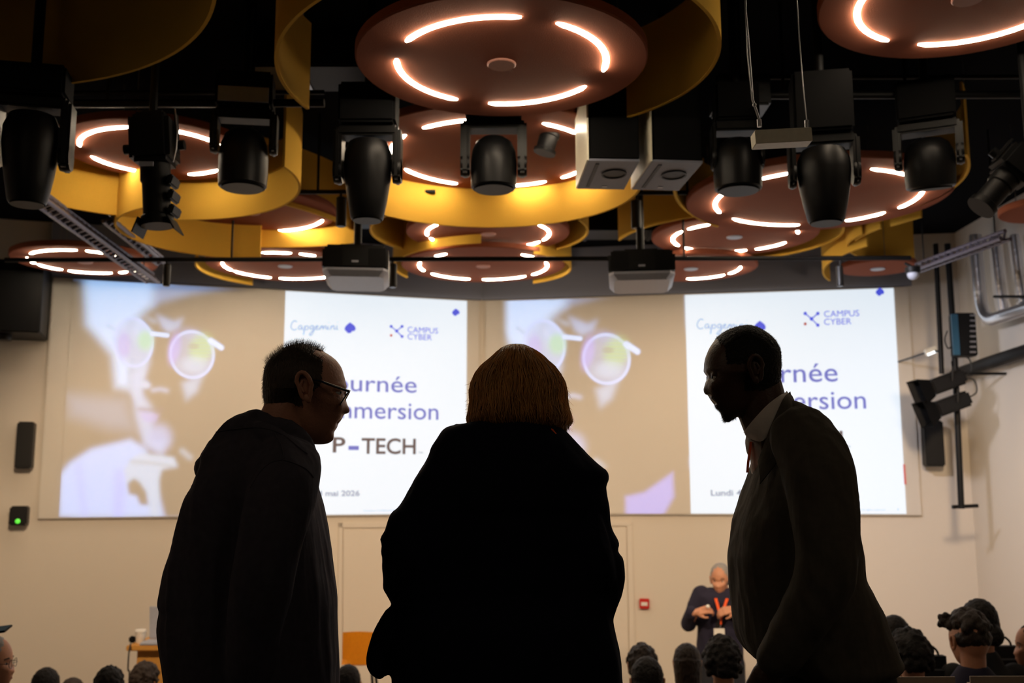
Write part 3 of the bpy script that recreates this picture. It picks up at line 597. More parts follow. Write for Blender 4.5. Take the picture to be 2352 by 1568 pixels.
ps = profile_spot((352, 262), (362, 520), 92, 4.3, 'long black profile spotlight with barn doors hanging before the upper left lamp')
bm = NB(); p = P(336, 376, 4.17); box(bm, p, (.06, .004, .02)); link('rating_label', bm, 'silver', ps, smooth=False)
pipe('safety_cable', [P(402, 250, 4.2), P(407, 300, 4.2), P(405, 340, 4.2), P(398, 372, 4.2)], .003, 'thin steel safety cable beside the long profile spotlight', 'steel', 'cable')
profile_spot((1277, 255), (1250, 352), 66, 5.3, 'small black spotlight under the largest lamp, left of the twin speakers', gel=False)
profile_spot((2362, 350), (2252, 478), 84, 4.3, 'black profile spotlight slanting at the right edge', gel=False)

def speaker_box(xn0, xn1, yn, Yn, dep, h, label, yaw=0):
    a, b = P(xn0, yn, Yn), P(xn1, yn, Yn); w = b.x-a.x; z = a.z; rz = Matrix.Rotation(R(yaw), 3, 'Z'); O = Vector((a.x, Yn, z))
    L = lambda x, y, zz: O+rz @ Vector((x, y, zz))
    root = thing('ceiling_loudspeaker', label, 'speaker', L(w/2, dep/2, 0), 'twin hanging loudspeakers')
    bm = NB(); box(bm, L(w/2+.004, dep/2, h/2+.006), (w-.008, dep, h), rz, bev=.006); link('cabinet', bm, 'matt', root, smooth=False)
    bm = NB(); box(bm, L(w/2, dep/2, .002), (w, dep-.004, .01), rz); link('baffle_board', bm, 'greyd', root, smooth=False)
    bm = NB(); box(bm, L(-.003, dep/2, h/2), (.008, dep, h), rz); link('side_panel', bm, 'cream', root, smooth=False)
    bm = NB(); c = L(w*.62, dep*.42, -.004)
    rings = [[c+rz @ Vector((w*.23*k*cos(t), dep*.14*k*sin(t), zz)) for t in [2*pi*i/28 for i in range(28)]] for k, zz in ((1.1, 0), (1.1, -.006), (.98, -.006), (.95, -.001))]
    ring_loft(bm, rings); link('bass_port', bm, 'black', root)
    bm = NB(); box(bm, L(w*.2, dep*.5, -.004), (w*.07, dep*.8, .004), rz); link('slot', bm, 'black', root, smooth=False)
    bm = NB(); box(bm, L(w*.55, dep*.88, -.004), (w*.1, .014, .004), rz); link('badge', bm, 'steel', root, smooth=False)
    bm = NB(); tube(bm, [L(w/2, dep/2, h), Vector((L(w/2, dep/2, 0).x, L(w/2, dep/2, 0).y, ZC))], .02, 8); link('hanger_rod', bm, 'black', root)
speaker_box(1352, 1470, 367, 4.6, .46, .62, 'left of the twin black loudspeakers with grey undersides', 3)
speaker_box(1498, 1617, 369, 4.6, .46, .62, 'right of the twin black loudspeakers with grey undersides', 5)

def projector(x0, x1, yn, Yn, dep, h, label, yaw, lens_side):
    a, b = P(x0, yn, Yn), P(x1, yn, Yn); w = b.x-a.x; rz = Matrix.Rotation(R(yaw), 3, 'Z'); O = Vector((a.x+w/2, Yn+dep/2, a.z)); L = lambda x, y, z: O+rz @ Vector((x, y, z))
    root = thing('projector', label, 'projector', O, 'ceiling projectors')
    bm = NB(); box(bm, L(0, 0, h/2+.03), (w, dep, h), rz, bev=.03); link('casing', bm, 'blackp', root)
    bm = NB(); n = 4
    def rr(kx, ky, z): return [L(sx*w/2*kx, sy*dep/2*ky, z) for sx, sy in ((-1, -.8), (-.85, -1), (.85, -1), (1, -.8), (1, .8), (.85, 1), (-.85, 1), (-1, .8))]
    ring_loft(bm, [rr(.84, .86, 0), rr(.99, .99, .035), rr(.99, .99, .05)]); bmesh.ops.recalc_face_normals(bm, faces=bm.faces); link('underside_cover', bm, 'silver', root)
    for sx in (-.33, .33):
        bm = NB(); box(bm, L(sx*w, -dep/2-.001, h*.3+.068), (w*.26, .004, .12), rz)
        for k in range(9): box(bm, L(sx*w, -dep/2-.004, h*.3+.012*k+.02), (w*.26, .006, .005), rz)
        link('vent_grille', bm, 'black', root, smooth=False)
    bm = NB(); box(bm, L(0, -dep/2-.003, h*.52), (w*.1, .004, .012), rz); link('badge', bm, 'silver', root, smooth=False)
    bm = NB(); lathe(bm, [(.06, 0), (.065, .03), (.055, .09), (.04, .09)], L(lens_side*w*.22, dep/2-.01, h*.55), 24, rz @ Matrix.Rotation(R(-90), 3, 'X')); link('lens_barrel', bm, 'black', root)
    bm = NB(); tube(bm, [L(0, 0, h+.02), Vector((O.x, O.y, ZC))], .025, 10); box(bm, L(0, 0, h+.045), (w*.5, dep*.5, .03), rz); link('ceiling_mount', bm, 'black', root)
projector(728, 880, 632, 6.15, .56, .17, 'left ceiling projector with pale underside', 6, 1)
projector(1408, 1562, 640, 6.15, .52, .16, 'right ceiling projector with pale underside', -6, -1)

for px, y0, y1, w, Y, lb in ((1462, 462, 524, 24, 6.2, 'slim black cylinder spot under the twin speakers'), (382, 607, 657, 16, 7.05, 'slim black cylinder spot above the left screen, left of the projector'), (902, 607, 660, 18, 7.05, 'slim black cylinder spot right of the left projector'),
                             (1930, 612, 657, 16, 7.05, 'slim black cylinder spot at the top edge of the right screen'), (783, 455, 520, 24, 6.2, 'slim black cylinder spot beside the big central moving light')):
    a, b = P(px, y0, Y), P(px, y1, Y); s = (P(px+1, y0, Y)-a).length; r = w*s/2
    root = thing('cylinder_spot', lb, 'spotlight', b, 'slim cylinder spots')
    bm = NB(); lathe(bm, [(r*.8, 0), (r, .004), (r, a.z-b.z), (r*.7, a.z-b.z+.006)], b, 20); link('body', bm, 'blackp', root)
    bm = NB(); lathe(bm, [(r*.75, -.001), (r*.3, .003), (.002, .004)], b, 16); link('lens', bm, 'lens', root)
    bm = NB(); tube(bm, [(a.x, a.y, a.z), (a.x, a.y, a.z+.05)], .008, 8); link('stem', bm, 'black', root)

# hanging cream bar with its cables
Yb = 3.0; a, b = P(1735, 310, Yb), P(1866, 311, Yb); s = (P(1801, 310, Yb)-P(1800, 310, Yb)).length
root = thing('hanging_light_bar', 'small cream metal bar hanging on thin cables at upper right', 'lamp', (a+b)/2)
bm = NB(); box(bm, (a+b)/2+Vector((0, .03, 0)), ((b-a).length, .06, 33*s), Matrix.Rotation(R(-3), 3, 'Y'), bev=.002); link('bar_body', bm, 'cream', root, smooth=False)
for px, ty in ((1744, 275), (1853, 277)):
    q = P(px, ty+8, Yb+.03); bm = NB(); lathe(bm, [(.007, -.012), (.007, .012), (.003, .014)], q, 12); link('cable_gripper', bm, 'steel', root)
for pts in ([(1743, 276), (1727, 230), (1716, 120), (1711, -10), (1706, -260)], [(1746, 276), (1730, 228), (1722, 120), (1713, 20), (1709, -260)], [(1853, 277), (1845, 200), (1836, 90), (1830, -10), (1822, -260)]):
    bm = NB(); tube(bm, [P(x, y, Yb+.03) for x, y in pts], .0018, 6); link('cable', bm, 'steel', root)
bm = NB(); _ell(bm, P(1733, 241, Yb+.02), (.006, .006, .006), None, 10); link('cable_stop', bm, 'steel', root)

# green leds on the dark rack above
g = P(1696, 199, 4.6); root = thing('control_box', 'dark control box with two green leds high at right of the largest lamp', 'box', g)
bm = NB(); box(bm, g+Vector((.03, .12, 0)), (.26, .2, .16), bev=.01); link('casing', bm, 'blackp', root)
for px in (1692, 1699):
    bm = NB(); _ell(bm, P(px, 199, 4.6)+Vector((0, .012, 0)), (.0055, .006, .0065), None, 10); link('led', bm, 'green', root)
bm = NB(); tube(bm, [g+Vector((.03, .12, .07)), (g.x+.03, g.y+.12, ZC)], .02, 8); link('hanger_rod', bm, 'black', root)

# ducts and beams in the dark ceiling (black metal)
for (x0, y0, x1, y1, Y, r, lb) in ((745, 60, 745, 60, 5.3, 0, ''),):
    pass
for k, (px, py, Y, w, lb) in enumerate(((790, 70, 5.2, 1.0, 'black ventilation duct left of the largest lamp'), (840, 520, 8.2, 1.4, 'black ceiling duct beyond the left projector'), (1420, 560, 8.6, 1.4, 'black ceiling duct beyond the right projector'))):
    c = P(px, py, Y); root = thing('ceiling_duct', lb, 'duct', (c.x, c.y, ZC-.14), 'black ceiling ducts')
    bm = NB(); box(bm, (c.x, c.y, ZC-.1), (w, .35, .18), bev=.01); link('duct_body', bm, 'black', root, smooth=False)
    bm = NB(); box(bm, (c.x-w*.2, c.y, ZC-.1), (.03, .37, .2)); box(bm, (c.x+w*.2, c.y, ZC-.1), (.03, .37, .2)); link('flange', bm, 'steel' if k == 0 else 'black', root, smooth=False)

# smoke detector / dome camera at the end of the long pipe
c = P(2097, 630, 7.0); root = thing('dome_camera', 'pale dome camera at the end of the long pipe', 'camera', c)
bm = NB(); _ell(bm, c, (.04, .04, .04), None, 20); link('dome', bm, 'silver', root)
bm = NB(); lathe(bm, [(.05, .01), (.052, .05), (.02, .06)], c, 20); tube(bm, [c+Vector((0, 0, .05)), c+Vector((-.03, .05, .09))], .01); link('mount', bm, 'black', root)

# ------------------------------------------------------------------ left wall gear
def wall_speaker(px0, px1, py0, py1, side, label, off=.16, grille=True):
    n = nL if side == 'L' else nR; u = uL if side == 'L' else uR
    a, b = wallpt((px0+px1)/2, py0, side, off), wallpt((px0+px1)/2, py1, side, off); c = (a+b)/2; s = (wallpt(px1, py0, side, off)-wallpt(px0, py0, side, off)).length
    rz = Matrix.Rotation(math.atan2(u.y, u.x), 3, 'Z'); h = a.z-b.z; root = thing('loudspeaker', label, 'speaker', c-n*off*.5, None)
    bm = NB(); box(bm, c-n*.06, (s, .16, h), rz, bev=.012); link('cabinet', bm, 'blackp', root)
    if grille:
        bm = NB(); box(bm, c+n*.021, (s*.9, .008, h*.94), rz, bev=.003); link('grille', bm, 'black', root)
    bm = NB(); box(bm, c-n*(off*.5+.07), (.05, off-.1, .12), rz); link('wall_bracket', bm, 'black', root)
    return root, c, n, rz
wall_speaker(37, 76, 968, 1076, 'L', 'tall slim black loudspeaker on the wall left of the left screen')
rt, c, n, rz = wall_speaker(22, 63, 1162, 1206, 'L', 'small black wall box with a green light below the left loudspeaker', off=.14, grille=False)
bm = NB(); lathe(bm, [(.018, 0), (.02, .006), (.012, .008)], c+n*.02+Vector((0, 0, -.045))-uL*.0, 16, rz @ Matrix.Rotation(R(90), 3, 'X')); link('indicator_light', bm, 'green', rt)
q = [(-60, 600), (104, 640), (100, 765), (-60, 740)]; root = thing('black_cabinet', 'large black box high on the wall left of the left screen', 'cabinet', wallpt(30, 750, 'L', .3))
bm = NB(); a, b = wallpt(-60, 604, 'L', .55), wallpt(100, 622, 'L', .55); cz0, cz1 = wallpt(98, 764, 'L', .55).z, wallpt(98, 600, 'L', .55).z
c = (a+b)/2; box(bm, Vector((c.x, c.y, (cz0+cz1)/2))-nL*.265, ((b-a).length, .53, cz1-cz0), Matrix.Rotation(math.atan2(uL.y, uL.x), 3, 'Z'), bev=.01); link('cabinet_body', bm, 'seatdark' if 'seatdark' in M else 'black', root, smooth=False)
bm = NB(); c2 = wallpt(10, 776, 'L', .4); lathe(bm, [(.055, 0), (.06, .03), (.05, .08)], c2+Vector((0, 0, -.02)), 20); link('dome', bm, 'blackp', root)

# fire alarm call point
p = wallpt(1480, 1386, 'R', .03); rz = Matrix.Rotation(math.atan2(uR.y, uR.x), 3, 'Z')
root = thing('fire_alarm', 'red fire alarm call point on the wall right of the middle person', 'alarm', p)
bm = NB(); box(bm, p-nR*.008, (.092, .045, .092), rz, bev=.006); link('housing', bm, 'red', root)
bm = NB(); box(bm, p+nR*.017, (.058, .006, .032), rz); link('glass_plate', bm, 'paper', root, smooth=False)

# ------------------------------------------------------------------ right wall gear
XR = RX-.10
def xr(px, py, dx=0): return PX(px, py, XR+dx)
pipe('conduit_pole', [P(2149, 560, 8.5), P(2163, 858, 8.5)], .022, 'left of two black vertical poles by the right wall', cat='pole')
pipe('conduit_pole', [P(2176, 560, 8.5), P(2192, 800, 8.5), P(2208, 1168, 8.5)], .026, 'long black vertical pole by the right wall with a foot', cat='pole')
po = [o for o in C.objects if o.name.startswith('conduit_pole.001')][0]
bm = NB(); tube(bm, [P(2187, 1164, 8.52), P(2246, 1161, 8.52)], .016, 10); link('foot', bm, 'black', po)
for yy in (858,):
    a = P(2176+(yy-560)*.053, yy, 8.5); bm = NB(); tube(bm, [a, Vector((RX, a.y, a.z))], .012, 8); link('wall_bracket', bm, 'black', po)
pipe('support_beam', [xr(2193, 862), xr(2262, 836), xr(2420, 786)], .055, 'thick black horizontal beam on the right wall', cat='beam', n=16)
pipe('conduit_pole', [xr(2193, 848, .03), xr(2420, 772, .03)], .012, 'thin grey conduit above the thick black beam', 'steel', 'pipe')
root = thing('foil_duct_loop', 'shiny foil covered ducts bending along the upper right wall', 'duct', xr(2262, 730))
for pts, r in (([(2240, 540), (2248, 640), (2256, 705), (2272, 732), (2302, 726), (2380, 700)], .052), ([(2284, 540), (2296, 640), (2306, 712)], .036), ([(2330, 540), (2340, 620), (2352, 694)], .036)):
    bm = NB(); pp = crom([list(xr(x, y, -.04)) for x, y in pts], 5); tube(bm, [Vector(v) for v in pp], r, 18); link('duct', bm, 'chrome', root)
bm = NB(); tube(bm, [xr(2284, 681, -.1), xr(2400, 681, -.1)], .012, 8); link('support_bar', bm, 'black', root)
root = thing('ballast_box', 'black and blue equipment box on the pole by the right wall', 'box', P(2212, 820, 8.3))
bm = NB(); c = P(2212, 770, 8.35); box(bm, c, (.17, .14, .36), bev=.01); link('casing', bm, 'black', root)
bm = NB(); box(bm, P(2194, 768, 8.28)+Vector((0, -.003, 0)), (.055, .012, .34)); link('side_plate', bm, 'bluebox', root, smooth=False)
bm = NB()
for k in range(8): box(bm, P(2232, 725+k*12, 8.3), (.05, .05, .012))
link('cooling_fin', bm, 'steel', root, smooth=False)
bm = NB(); pts = [P(2176, 760, 8.3), P(2170, 780, 8.25), P(2178, 800, 8.3), P(2190, 790, 8.3)]; tube(bm, [Vector(v) for v in crom([list(p) for p in pts], 4)], .006, 6); link('cable', bm, 'rubber', root)
p = P(2138, 806, 8.6); root = thing('exit_lamp', 'small bright white emergency lamp right of the right screen', 'lamp', p)
bm = NB(); box(bm, p, (.10, .05, .06), Matrix.Rotation(R(-22), 3, 'Y'), bev=.006); link('housing', bm, 'white', root)
bm = NB(); tube(bm, [p+Vector((.02, .02, .0)), P(2161, 806, 8.5)], .010, 8); tube(bm, [p, Vector((p.x, 9.45, p.z))], .008, 8); link('bracket', bm, 'black', root)
bm = NB(); box(bm, p+Vector((0, -.026, -.02)), (.085, .008, .02), Matrix.Rotation(R(-22), 3, 'Y'))
M['led2'] = mat('small_cool_lamp', (.9, .95, 1), .4, emit=(.85, .95, 1), estr=1.6)
link('lamp_tube', bm, 'led2', root, smooth=False)
def fresnel(px, py, ang, lb):
    c = P(px, py, 8.38); root = thing('barn_door_light', lb, 'stage light', c, 'barn door lights by the right screen')
    q = Matrix.Rotation(R(ang), 3, 'Y')
    bm = NB(); box(bm, c, (.30, .16, .13), q, bev=.02); link('lamp_house', bm, 'blackp', root)
    bm = NB(); v = [q @ Vector(t)+c for t in ((-.15, -.08, -.07), (-.15, .08, -.07), (-.15, .08, .07), (-.15, -.08, .07))]; w = [q @ Vector(t)+c for t in ((-.26, -.12, -.11), (-.26, .12, -.11), (-.26, .12, .11), (-.26, -.12, .11))]
    ring_loft(bm, [v, w], cap=False); bmesh.ops.solidify(bm, geom=bm.faces[:], thickness=.006); link('barn_door', bm, 'black', root, smooth=False)
    bm = NB(); tube(bm, [c+q @ Vector((.02, -.09, 0)), c+q @ Vector((.06, -.1, .1)), c+q @ Vector((.12, 0, .14))], .009, 8); tube(bm, [c+q @ Vector((.10, 0, 0)), P(2196, py+6, 8.5)], .014, 8); link('bracket_arm', bm, 'black', root)
    bm = NB(); pp = crom([list(c+q @ Vector(t)) for t in ((.15, 0, 0), (.24, 0, .02), (.26, 0, .12), (.18, 0, .16))], 5); tube(bm, [Vector(v) for v in pp], .006, 6); link('power_cable', bm, 'rubber', root)
fresnel(2172, 878, -20, 'upper of the two black barn door lights beside the right screen')
fresnel(2184, 928, -20, 'lower of the two black barn door lights beside the right screen')
p = P(2190, 868, 8.5); q = P(2200, 935, 8.5)
wall_speaker(2124, 2168, 966, 1071, 'R', 'black loudspeaker on the wall right of the right screen', off=.2)

# ------------------------------------------------------------------ stage furniture
root = thing('high_stool', 'yellow shell stool on the stage between the hoodie man and the middle person', 'stool', (P(830, 1500, 9.0).x, 9.0, 0))
zs = P(830, 1520, 9.0).z; zt_ = P(830, 1443, 9.0).z; xc = P(830, 1500, 9.0).x; hwid = (P(870, 1500, 9.0).x-P(790, 1500, 9.0).x)/2
bm = NB(); rings = []
for t in np.linspace(0, 1, 15):
    if t < .5: y, z = 9.0+.17-.30*(t/.5), zs+.03*(1-t/.5)-.02
    else: y, z = 8.87-.05*((t-.5)/.5), zs+(zt_-zs)*((t-.5)/.5)
    w = hwid*(1-.10*abs(t-.6)); rings.append([Vector((xc+w*k, y+(.05*k*k if t > .5 else 0), z+(.02*k*k if t < .5 else -.015*max(0, t-.9)*10*k*k))) for k in np.linspace(-1, 1, 13)])
ring_loft(bm, rings, closed=False, cap=False); bmesh.ops.solidify(bm, geom=bm.faces[:], thickness=.014); link('seat_shell', bm, 'ychair', root)
for sx in (-1, 1):
    for sy in (-1, 1):
        bm = NB(); tube(bm, [(xc+sx*.10, 9.0+sy*.10, zs-.01), (xc+sx*.19, 9.0+sy*.19, 0)], .012, 8); link('leg', bm, 'black', root)
bm = NB()
for k in range(4):
    a = [(-.15, -.15), (.15, -.15), (.15, .15), (-.15, .15)]; p, q = a[k], a[(k+1) % 4]; tube(bm, [(xc+p[0], 9+p[1], .32), (xc+q[0], 9+q[1], .32)], .008, 6)
link('footrest', bm, 'black', root)
lx0, lx1 = P(298, 1482, 8.0).x, P(400, 1482, 8.0).x; lz = P(330, 1480, 8.0).z
root = thing('lectern', 'orange wood lectern on the stage behind the hoodie man', 'lectern', ((lx0+lx1)/2, 8.2, 0))
bm = NB(); box(bm, ((lx0+lx1)/2+.02, 8.22, (lz-.04)/2), (lx1-lx0-.06, .40, lz-.04), bev=.008); link('body', bm, 'wood', root)
bm = NB(); box(bm, ((lx0+lx1)/2, 8.2, lz-.02), (lx1-lx0+.02, .5, .04), bev=.006); link('top', bm, 'wood', root)
bm = NB(); pp = crom([list(P(300, 1478, 7.93)), list(P(296, 1500, 7.9)), list(P(294, 1540, 7.9)), list(P(297, 1568, 7.9)), [P(298, 1568, 7.9).x, 7.9, 0]], 4); tube(bm, [Vector(v) for v in pp], .006, 6); link('cable', bm, 'rubber', root)
c = P(322, 1478, 8.1); c.z = lz; root = thing('coffee_cup', 'white paper cup on the lectern', 'cup', c)
bm = NB(); lathe(bm, [(.03, 0), (.032, .004), (.042, .085), (.038, .085)], c, 24); link('cup_body', bm, 'paper', root)
bm = NB(); lathe(bm, [(.045, .08), (.046, .09), (.04, .1), (.02, .1)], c, 24); link('lid', bm, 'paper', root)
c = P(304, 1478, 8.1); c.z = lz; bm = NB(); box(bm, c+Vector((0, 0, .025)), (.05, .04, .05), bev=.01); tag(link('microphone_base', bm, 'blackp'), 'small black object on the left corner of the lectern', 'microphone')
c = P(362, 1478, 8.15); c.z = lz; root = thing('laptop', 'open laptop seen from behind on the lectern', 'laptop', c)
bm = NB(); box(bm, c+Vector((.03, 0, .145)), (.2, .012, .25), Matrix.Rotation(R(8), 3, 'X'), bev=.004); link('screen_lid', bm, 'silver', root)
bm = NB(); box(bm, c+Vector((.03, -.1, .012)), (.2, .2, .02), bev=.004); link('keyboard_base', bm, 'silver', root)

# ------------------------------------------------------------------ people
def head_mesh(bm, c, outline, Wd=.076, lat=Vector((0, -1, 0)), right=Vector((1, 0, 0)), up=Vector((0, 0, 1)), face=1, nt=300, npz=72, eye=None, cheek=.010):
    """head from its profile outline [(s, h)] in metres about c, s along right, h along up; face=+1 looks along +s"""
    an = [(math.atan2(h, s*face), math.hypot(s, h)) for s, h in outline]; an.sort()
    A = np.array([a for a, _ in an]); D = np.array([d for _, d in an]); A3 = np.concatenate([A-2*pi, A, A+2*pi]); D3 = np.tile(D, 3)
    th = np.linspace(-pi, pi, nt, endpoint=False); Rr = np.interp(th, A3, D3)
    Rf = Rr.copy()
    Rs = Rr.copy()
    for _ in range(int(70*(nt/150)**2)): Rs = .25*np.roll(Rs, 1)+.5*Rs+.25*np.roll(Rs, -1)
    facew = np.exp(-((th+.5)/.85)**2)                       # where the face features sit
    rings = []
    for k in range(nt):
        t = th[k]; jaw = max(0, -sin(t)); fr = max(0, cos(t))
        W = Wd*(1-.26*jaw-.10*fr*jaw); row = []
        for j in range(npz+1):
            f = (j/npz-.5)*2; f = math.copysign(abs(f)**1.35, f)*pi/2
            g = math.exp(-(abs(f)/.20)**2)*facew[k]+(1-facew[k])*math.exp(-(abs(f)/.9)**2)
            r = Rs[k]+(Rf[k]-Rs[k])*g; cf = abs(cos(f))**.82; y = W*sin(f)
            if eye is not None:                              # sockets either side of the nose bridge
                r -= .013*math.exp(-((t-eye)/.13)**2)*math.exp(-((abs(y)-.033)/.016)**2)
                r += cheek*math.exp(-((t-eye+.33)/.16)**2)*math.exp(-((abs(y)-.043)/.02)**2)
                r += .004*math.exp(-((t-eye-.17)/.07)**2)*math.exp(-((abs(y)-.035)/.022)**2)
            row.append(Vector(c)+right*(face*r*cf*cos(t))+up*(r*cf*sin(t))+lat*y)
        rings.append(row)
    vv = [[bm.verts.new(p) for p in r] for r in rings]
    for k in range(nt):
        a, b = vv[k], vv[(k+1) % nt]
        for j in range(npz): bm.faces.new((a[j], a[j+1], b[j+1], b[j]))
    bmesh.ops.remove_doubles(bm, verts=bm.verts[:], dist=1e-5)
    return bm
def ear(bm, c, fwd, up, lat, h=.062, w=.036):
    """outer ear: rim, inner bowl and lobe standing off the head along lat"""
    pts = []
    for k in range(15):
        a = R(-70+300*k/14); pts.append(Vector(c)+fwd*(w*.5*cos(a)*(1 if sin(a) > 0 else .72))*-1+up*(h*.5*sin(a))+lat*(.014+.004*sin(a)))
    tube(bm, pts, [.0035]+[.0052]*13+[.0045], 10)
    _ell(bm, Vector(c)+lat*.006, (w*.42, .007, h*.42), Matrix((fwd, lat, up)).transposed(), 16)
    _ell(bm, Vector(c)-up*h*.40+lat*.011+fwd*w*.1, (w*.24, .006, h*.16), Matrix((fwd, lat, up)).transposed(), 12)
    tube(bm, [Vector(c)+up*h*.22+lat*.013-fwd*w*.1, Vector(c)+lat*.015-fwd*w*.26, Vector(c)-up*h*.2+lat*.013-fwd*w*.08], .0032, 8)
    _ell(bm, Vector(c)-up*h*.08+lat*.010+fwd*w*.36, (.005, .006, .007), Matrix((fwd, lat, up)).transposed(), 10)
def hand(bm, wrist, d, n, side=1, curl=.5, s=1.0):
    """palm, four separate bent fingers and a thumb; d fingers' direction, n the back of the hand"""
    d = Vector(d).normalized(); n = Vector(n); n = (n-d*n.dot(d)).normalized(); u = d.cross(n)*side; w = Vector(wrist)
    chain(bm, [w-d*.03*s, w+d*.02*s], [.026*s, .026*s], 12)
    for k, o in enumerate((.027, .010, -.008, -.024)):
        base = w+(d*.082+u*o)*s; chain(bm, [w+(d*.012+u*o*.7)*s, base], [.014*s, .0125*s], 10)
        L = (.040, .046, .043, .033)[k]*s; p = base; a = 0; pts = [p]
        for q, f in enumerate((1, .62, .5)):
            a += curl*(.75, .95, .7)[q]; p = p+(d*cos(a)-n*sin(a))*L*f; pts.append(p)
        chain(bm, pts, [.0092*s, .0086*s, .0078*s, .0066*s], 10)
    b = w+(d*.022+u*.028-n*.006)*s; chain(bm, [w+(d*.01+u*.01)*s, b, b+(d*.03+u*.022-n*.012)*s, b+(d*.056+u*.022-n*.026)*s], [.015*s, .0125*s, .0105*s, .0085*s], 10)
    return bm
def strands(bm, roots, length, r, spread=.3, n=3, seed=1, tip=.3):
    rnd = random.Random(seed)
    for p, d in roots:
        d = (Vector(d)+Vector((rnd.gauss(0, spread), rnd.gauss(0, spread), rnd.gauss(0, spread)))).normalized(); L = length*rnd.uniform(.6, 1.1)
        q = Vector(p); a = d.cross(Vector((.3, .5, .8))).normalized()*r; b = d.cross(a).normalized()*r
        v = [bm.verts.new(q+a), bm.verts.new(q-a*.5+b*.87), bm.verts.new(q-a*.5-b*.87)]; t = bm.verts.new(q+d*L)
        for i in range(3): bm.faces.new((v[i], v[(i+1) % 3], t))
    return bm
def mpx(Y, px=1100, py=900): return (P(px+1, py, Y)-P(px, py, Y)).length
def legs(bm, hips, fz, Y, gap=.1, r=(.098, .085, .062, .052), knee=.03, yaw=0):
    for sg in (-1, 1):
        a = R(yaw); ox, oy = cos(a)*gap*sg, sin(a)*gap*sg
        chain(bm, [(hips.x+ox*.9, hips.y+oy, hips.z), (hips.x+ox*1.1, hips.y+oy*1.1-knee, fz+(hips.z-fz)*.52), (hips.x+ox*1.2, hips.y+oy*1.2, fz+.13)], [r[0], r[1], r[3]], 16)
def shoe(bm, p, d, L=.28):
    d = Vector(d).normalized(); p = Vector(p)
    chain(bm, [p-d*.06+Vector((0, 0, .045)), p+d*.05+Vector((0, 0, .045)), p+d*(L-.12)+Vector((0, 0, .034))], [.042, .044, .034], 14)
    chain(bm, [p-d*.04+Vector((0, 0, .06)), p-d*.03+Vector((0, 0, .13))], [.042, .045], 14)
def flatten_floor(bm, z):
    for v in bm.verts:
        if v.co.z < z+.002: v.co.z = z+.002

# ---- the man in the hooded sweatshirt (profile to the right)
Y1 = 2.40; u1 = mpx(Y1); FZ = .95
def Q(px, py, dy=0, Y=Y1): return P(px, py, Y+dy)
def outline(c, pts, Y):
    cc = P(*c, Y); return [((P(x, y, Y)-cc).x, (P(x, y, Y)-cc).z) for x, y in pts], cc
man1 = [(683, 792), (700, 792), (710, 794), (722, 798), (733, 803), (755, 814), (772, 827), (784, 844), (789, 861), (793, 877), (795, 887), (791, 896), (788.5, 904), (791, 913), (794, 923), (799, 932), (803, 940), (803.5, 944), (800, 948.5), (786, 951), (785, 955), (784.5, 960), (778, 965.5), (772, 967), (771, 970), (772.5, 975), (773, 981), (768, 988), (766, 993), (767, 1001), (766, 1009), (761, 1014), (754, 1018), (741, 1020), (721, 1020), (705, 1012), (680, 995), (650, 975), (625, 955), (611, 928), (608, 905), (608, 884), (609, 865), (612, 846), (619, 832), (630, 821), (650, 804), (667, 796)]
o1, c1 = outline((700, 898), man1, Y1)
p1 = thing('person', 'man in profile with glasses and a dark hooded sweatshirt, leaning right', 'person', (Q(600, 1300).x, Y1, FZ), 'three people talking in the foreground')
X3, Z3 = Vector((1, 0, 0)), Vector((0, 0, 1)); NEAR = Vector((0, -1, 0)); FAR = Vector((0, 1, 0))
bm = NB(); head_mesh(bm, c1, o1, .077, face=1, eye=math.atan2(*reversed([(Q(786, 903)-c1).x, (Q(786, 903)-c1).z])))
chain(bm, [Q(672, 930), Q(650, 985), Q(636, 1030)], [.060, .064, .075], 24); chain(bm, [Q(700, 985), Q(668, 1035)], [.035, .04], 16)
for sg in (NEAR, FAR): lids(bm, Q(780.5, 903)+sg*.031-X3*.002, (X3*.97-Z3*.22).normalized(), (Z3*.97+X3*.22).normalized(), sg)
bh = bm; bm = NB(); chain(bm, [Q(640, 1010), Q(625, 1070), Q(600, 1160)], [.06, .08, .1], 24)
for pts, r in (([Q(600, 1160), Q(585, 1300), Q(590, 1540)], [.11, .12, .12]), ([Q(655, 1085, -.17), Q(600, 1320, -.23), Q(575, 1560, -.2)], [.05, .042, .03]), ([Q(655, 1085, .17), Q(640, 1330, .23), Q(660, 1560, .2)], [.05, .042, .03])): chain(bm, pts, r, 18)
hp = Q(585, 1600); legs(bm, hp, FZ, Y1, r=(.075, .06, .05, .04), yaw=90)
hand(bm, Q(572, 1585, -.2), (.05, 0, -1), (0, -1, 0), 1, .45); hand(bm, Q(662, 1585, .2), (.05, 0, -1), (0, 1, 0), -1, .45)
bm = merge2(bh, .0024, bm, .0055)
for sg in (NEAR,): ear(bm, Q(716, 896)+sg*.070, (X3*.97-Z3*.22).normalized(), (Z3*.97+X3*.18-X3*.3).normalized(), sg, .066, .037)
ear(bm, Q(716, 896)+FAR*.070, (X3*.97-Z3*.22).normalized(), (Z3*.97-X3*.12).normalized(), FAR, .066, .037)
link('body', bm, 'skin1', p1)
for sg in (NEAR, FAR):
    bm = NB(); e = Q(780.5, 903)+sg*.031-X3*.002; _ell(bm, e, (.0112, .0112, .0112), None, 18); ey = link('eye', bm, 'eye', p1)
    bm = NB(); _ell(bm, e+X3*.0085+sg*.001, (.0042, .0055, .0055), None, 12); link('iris', bm, 'iris', ey)
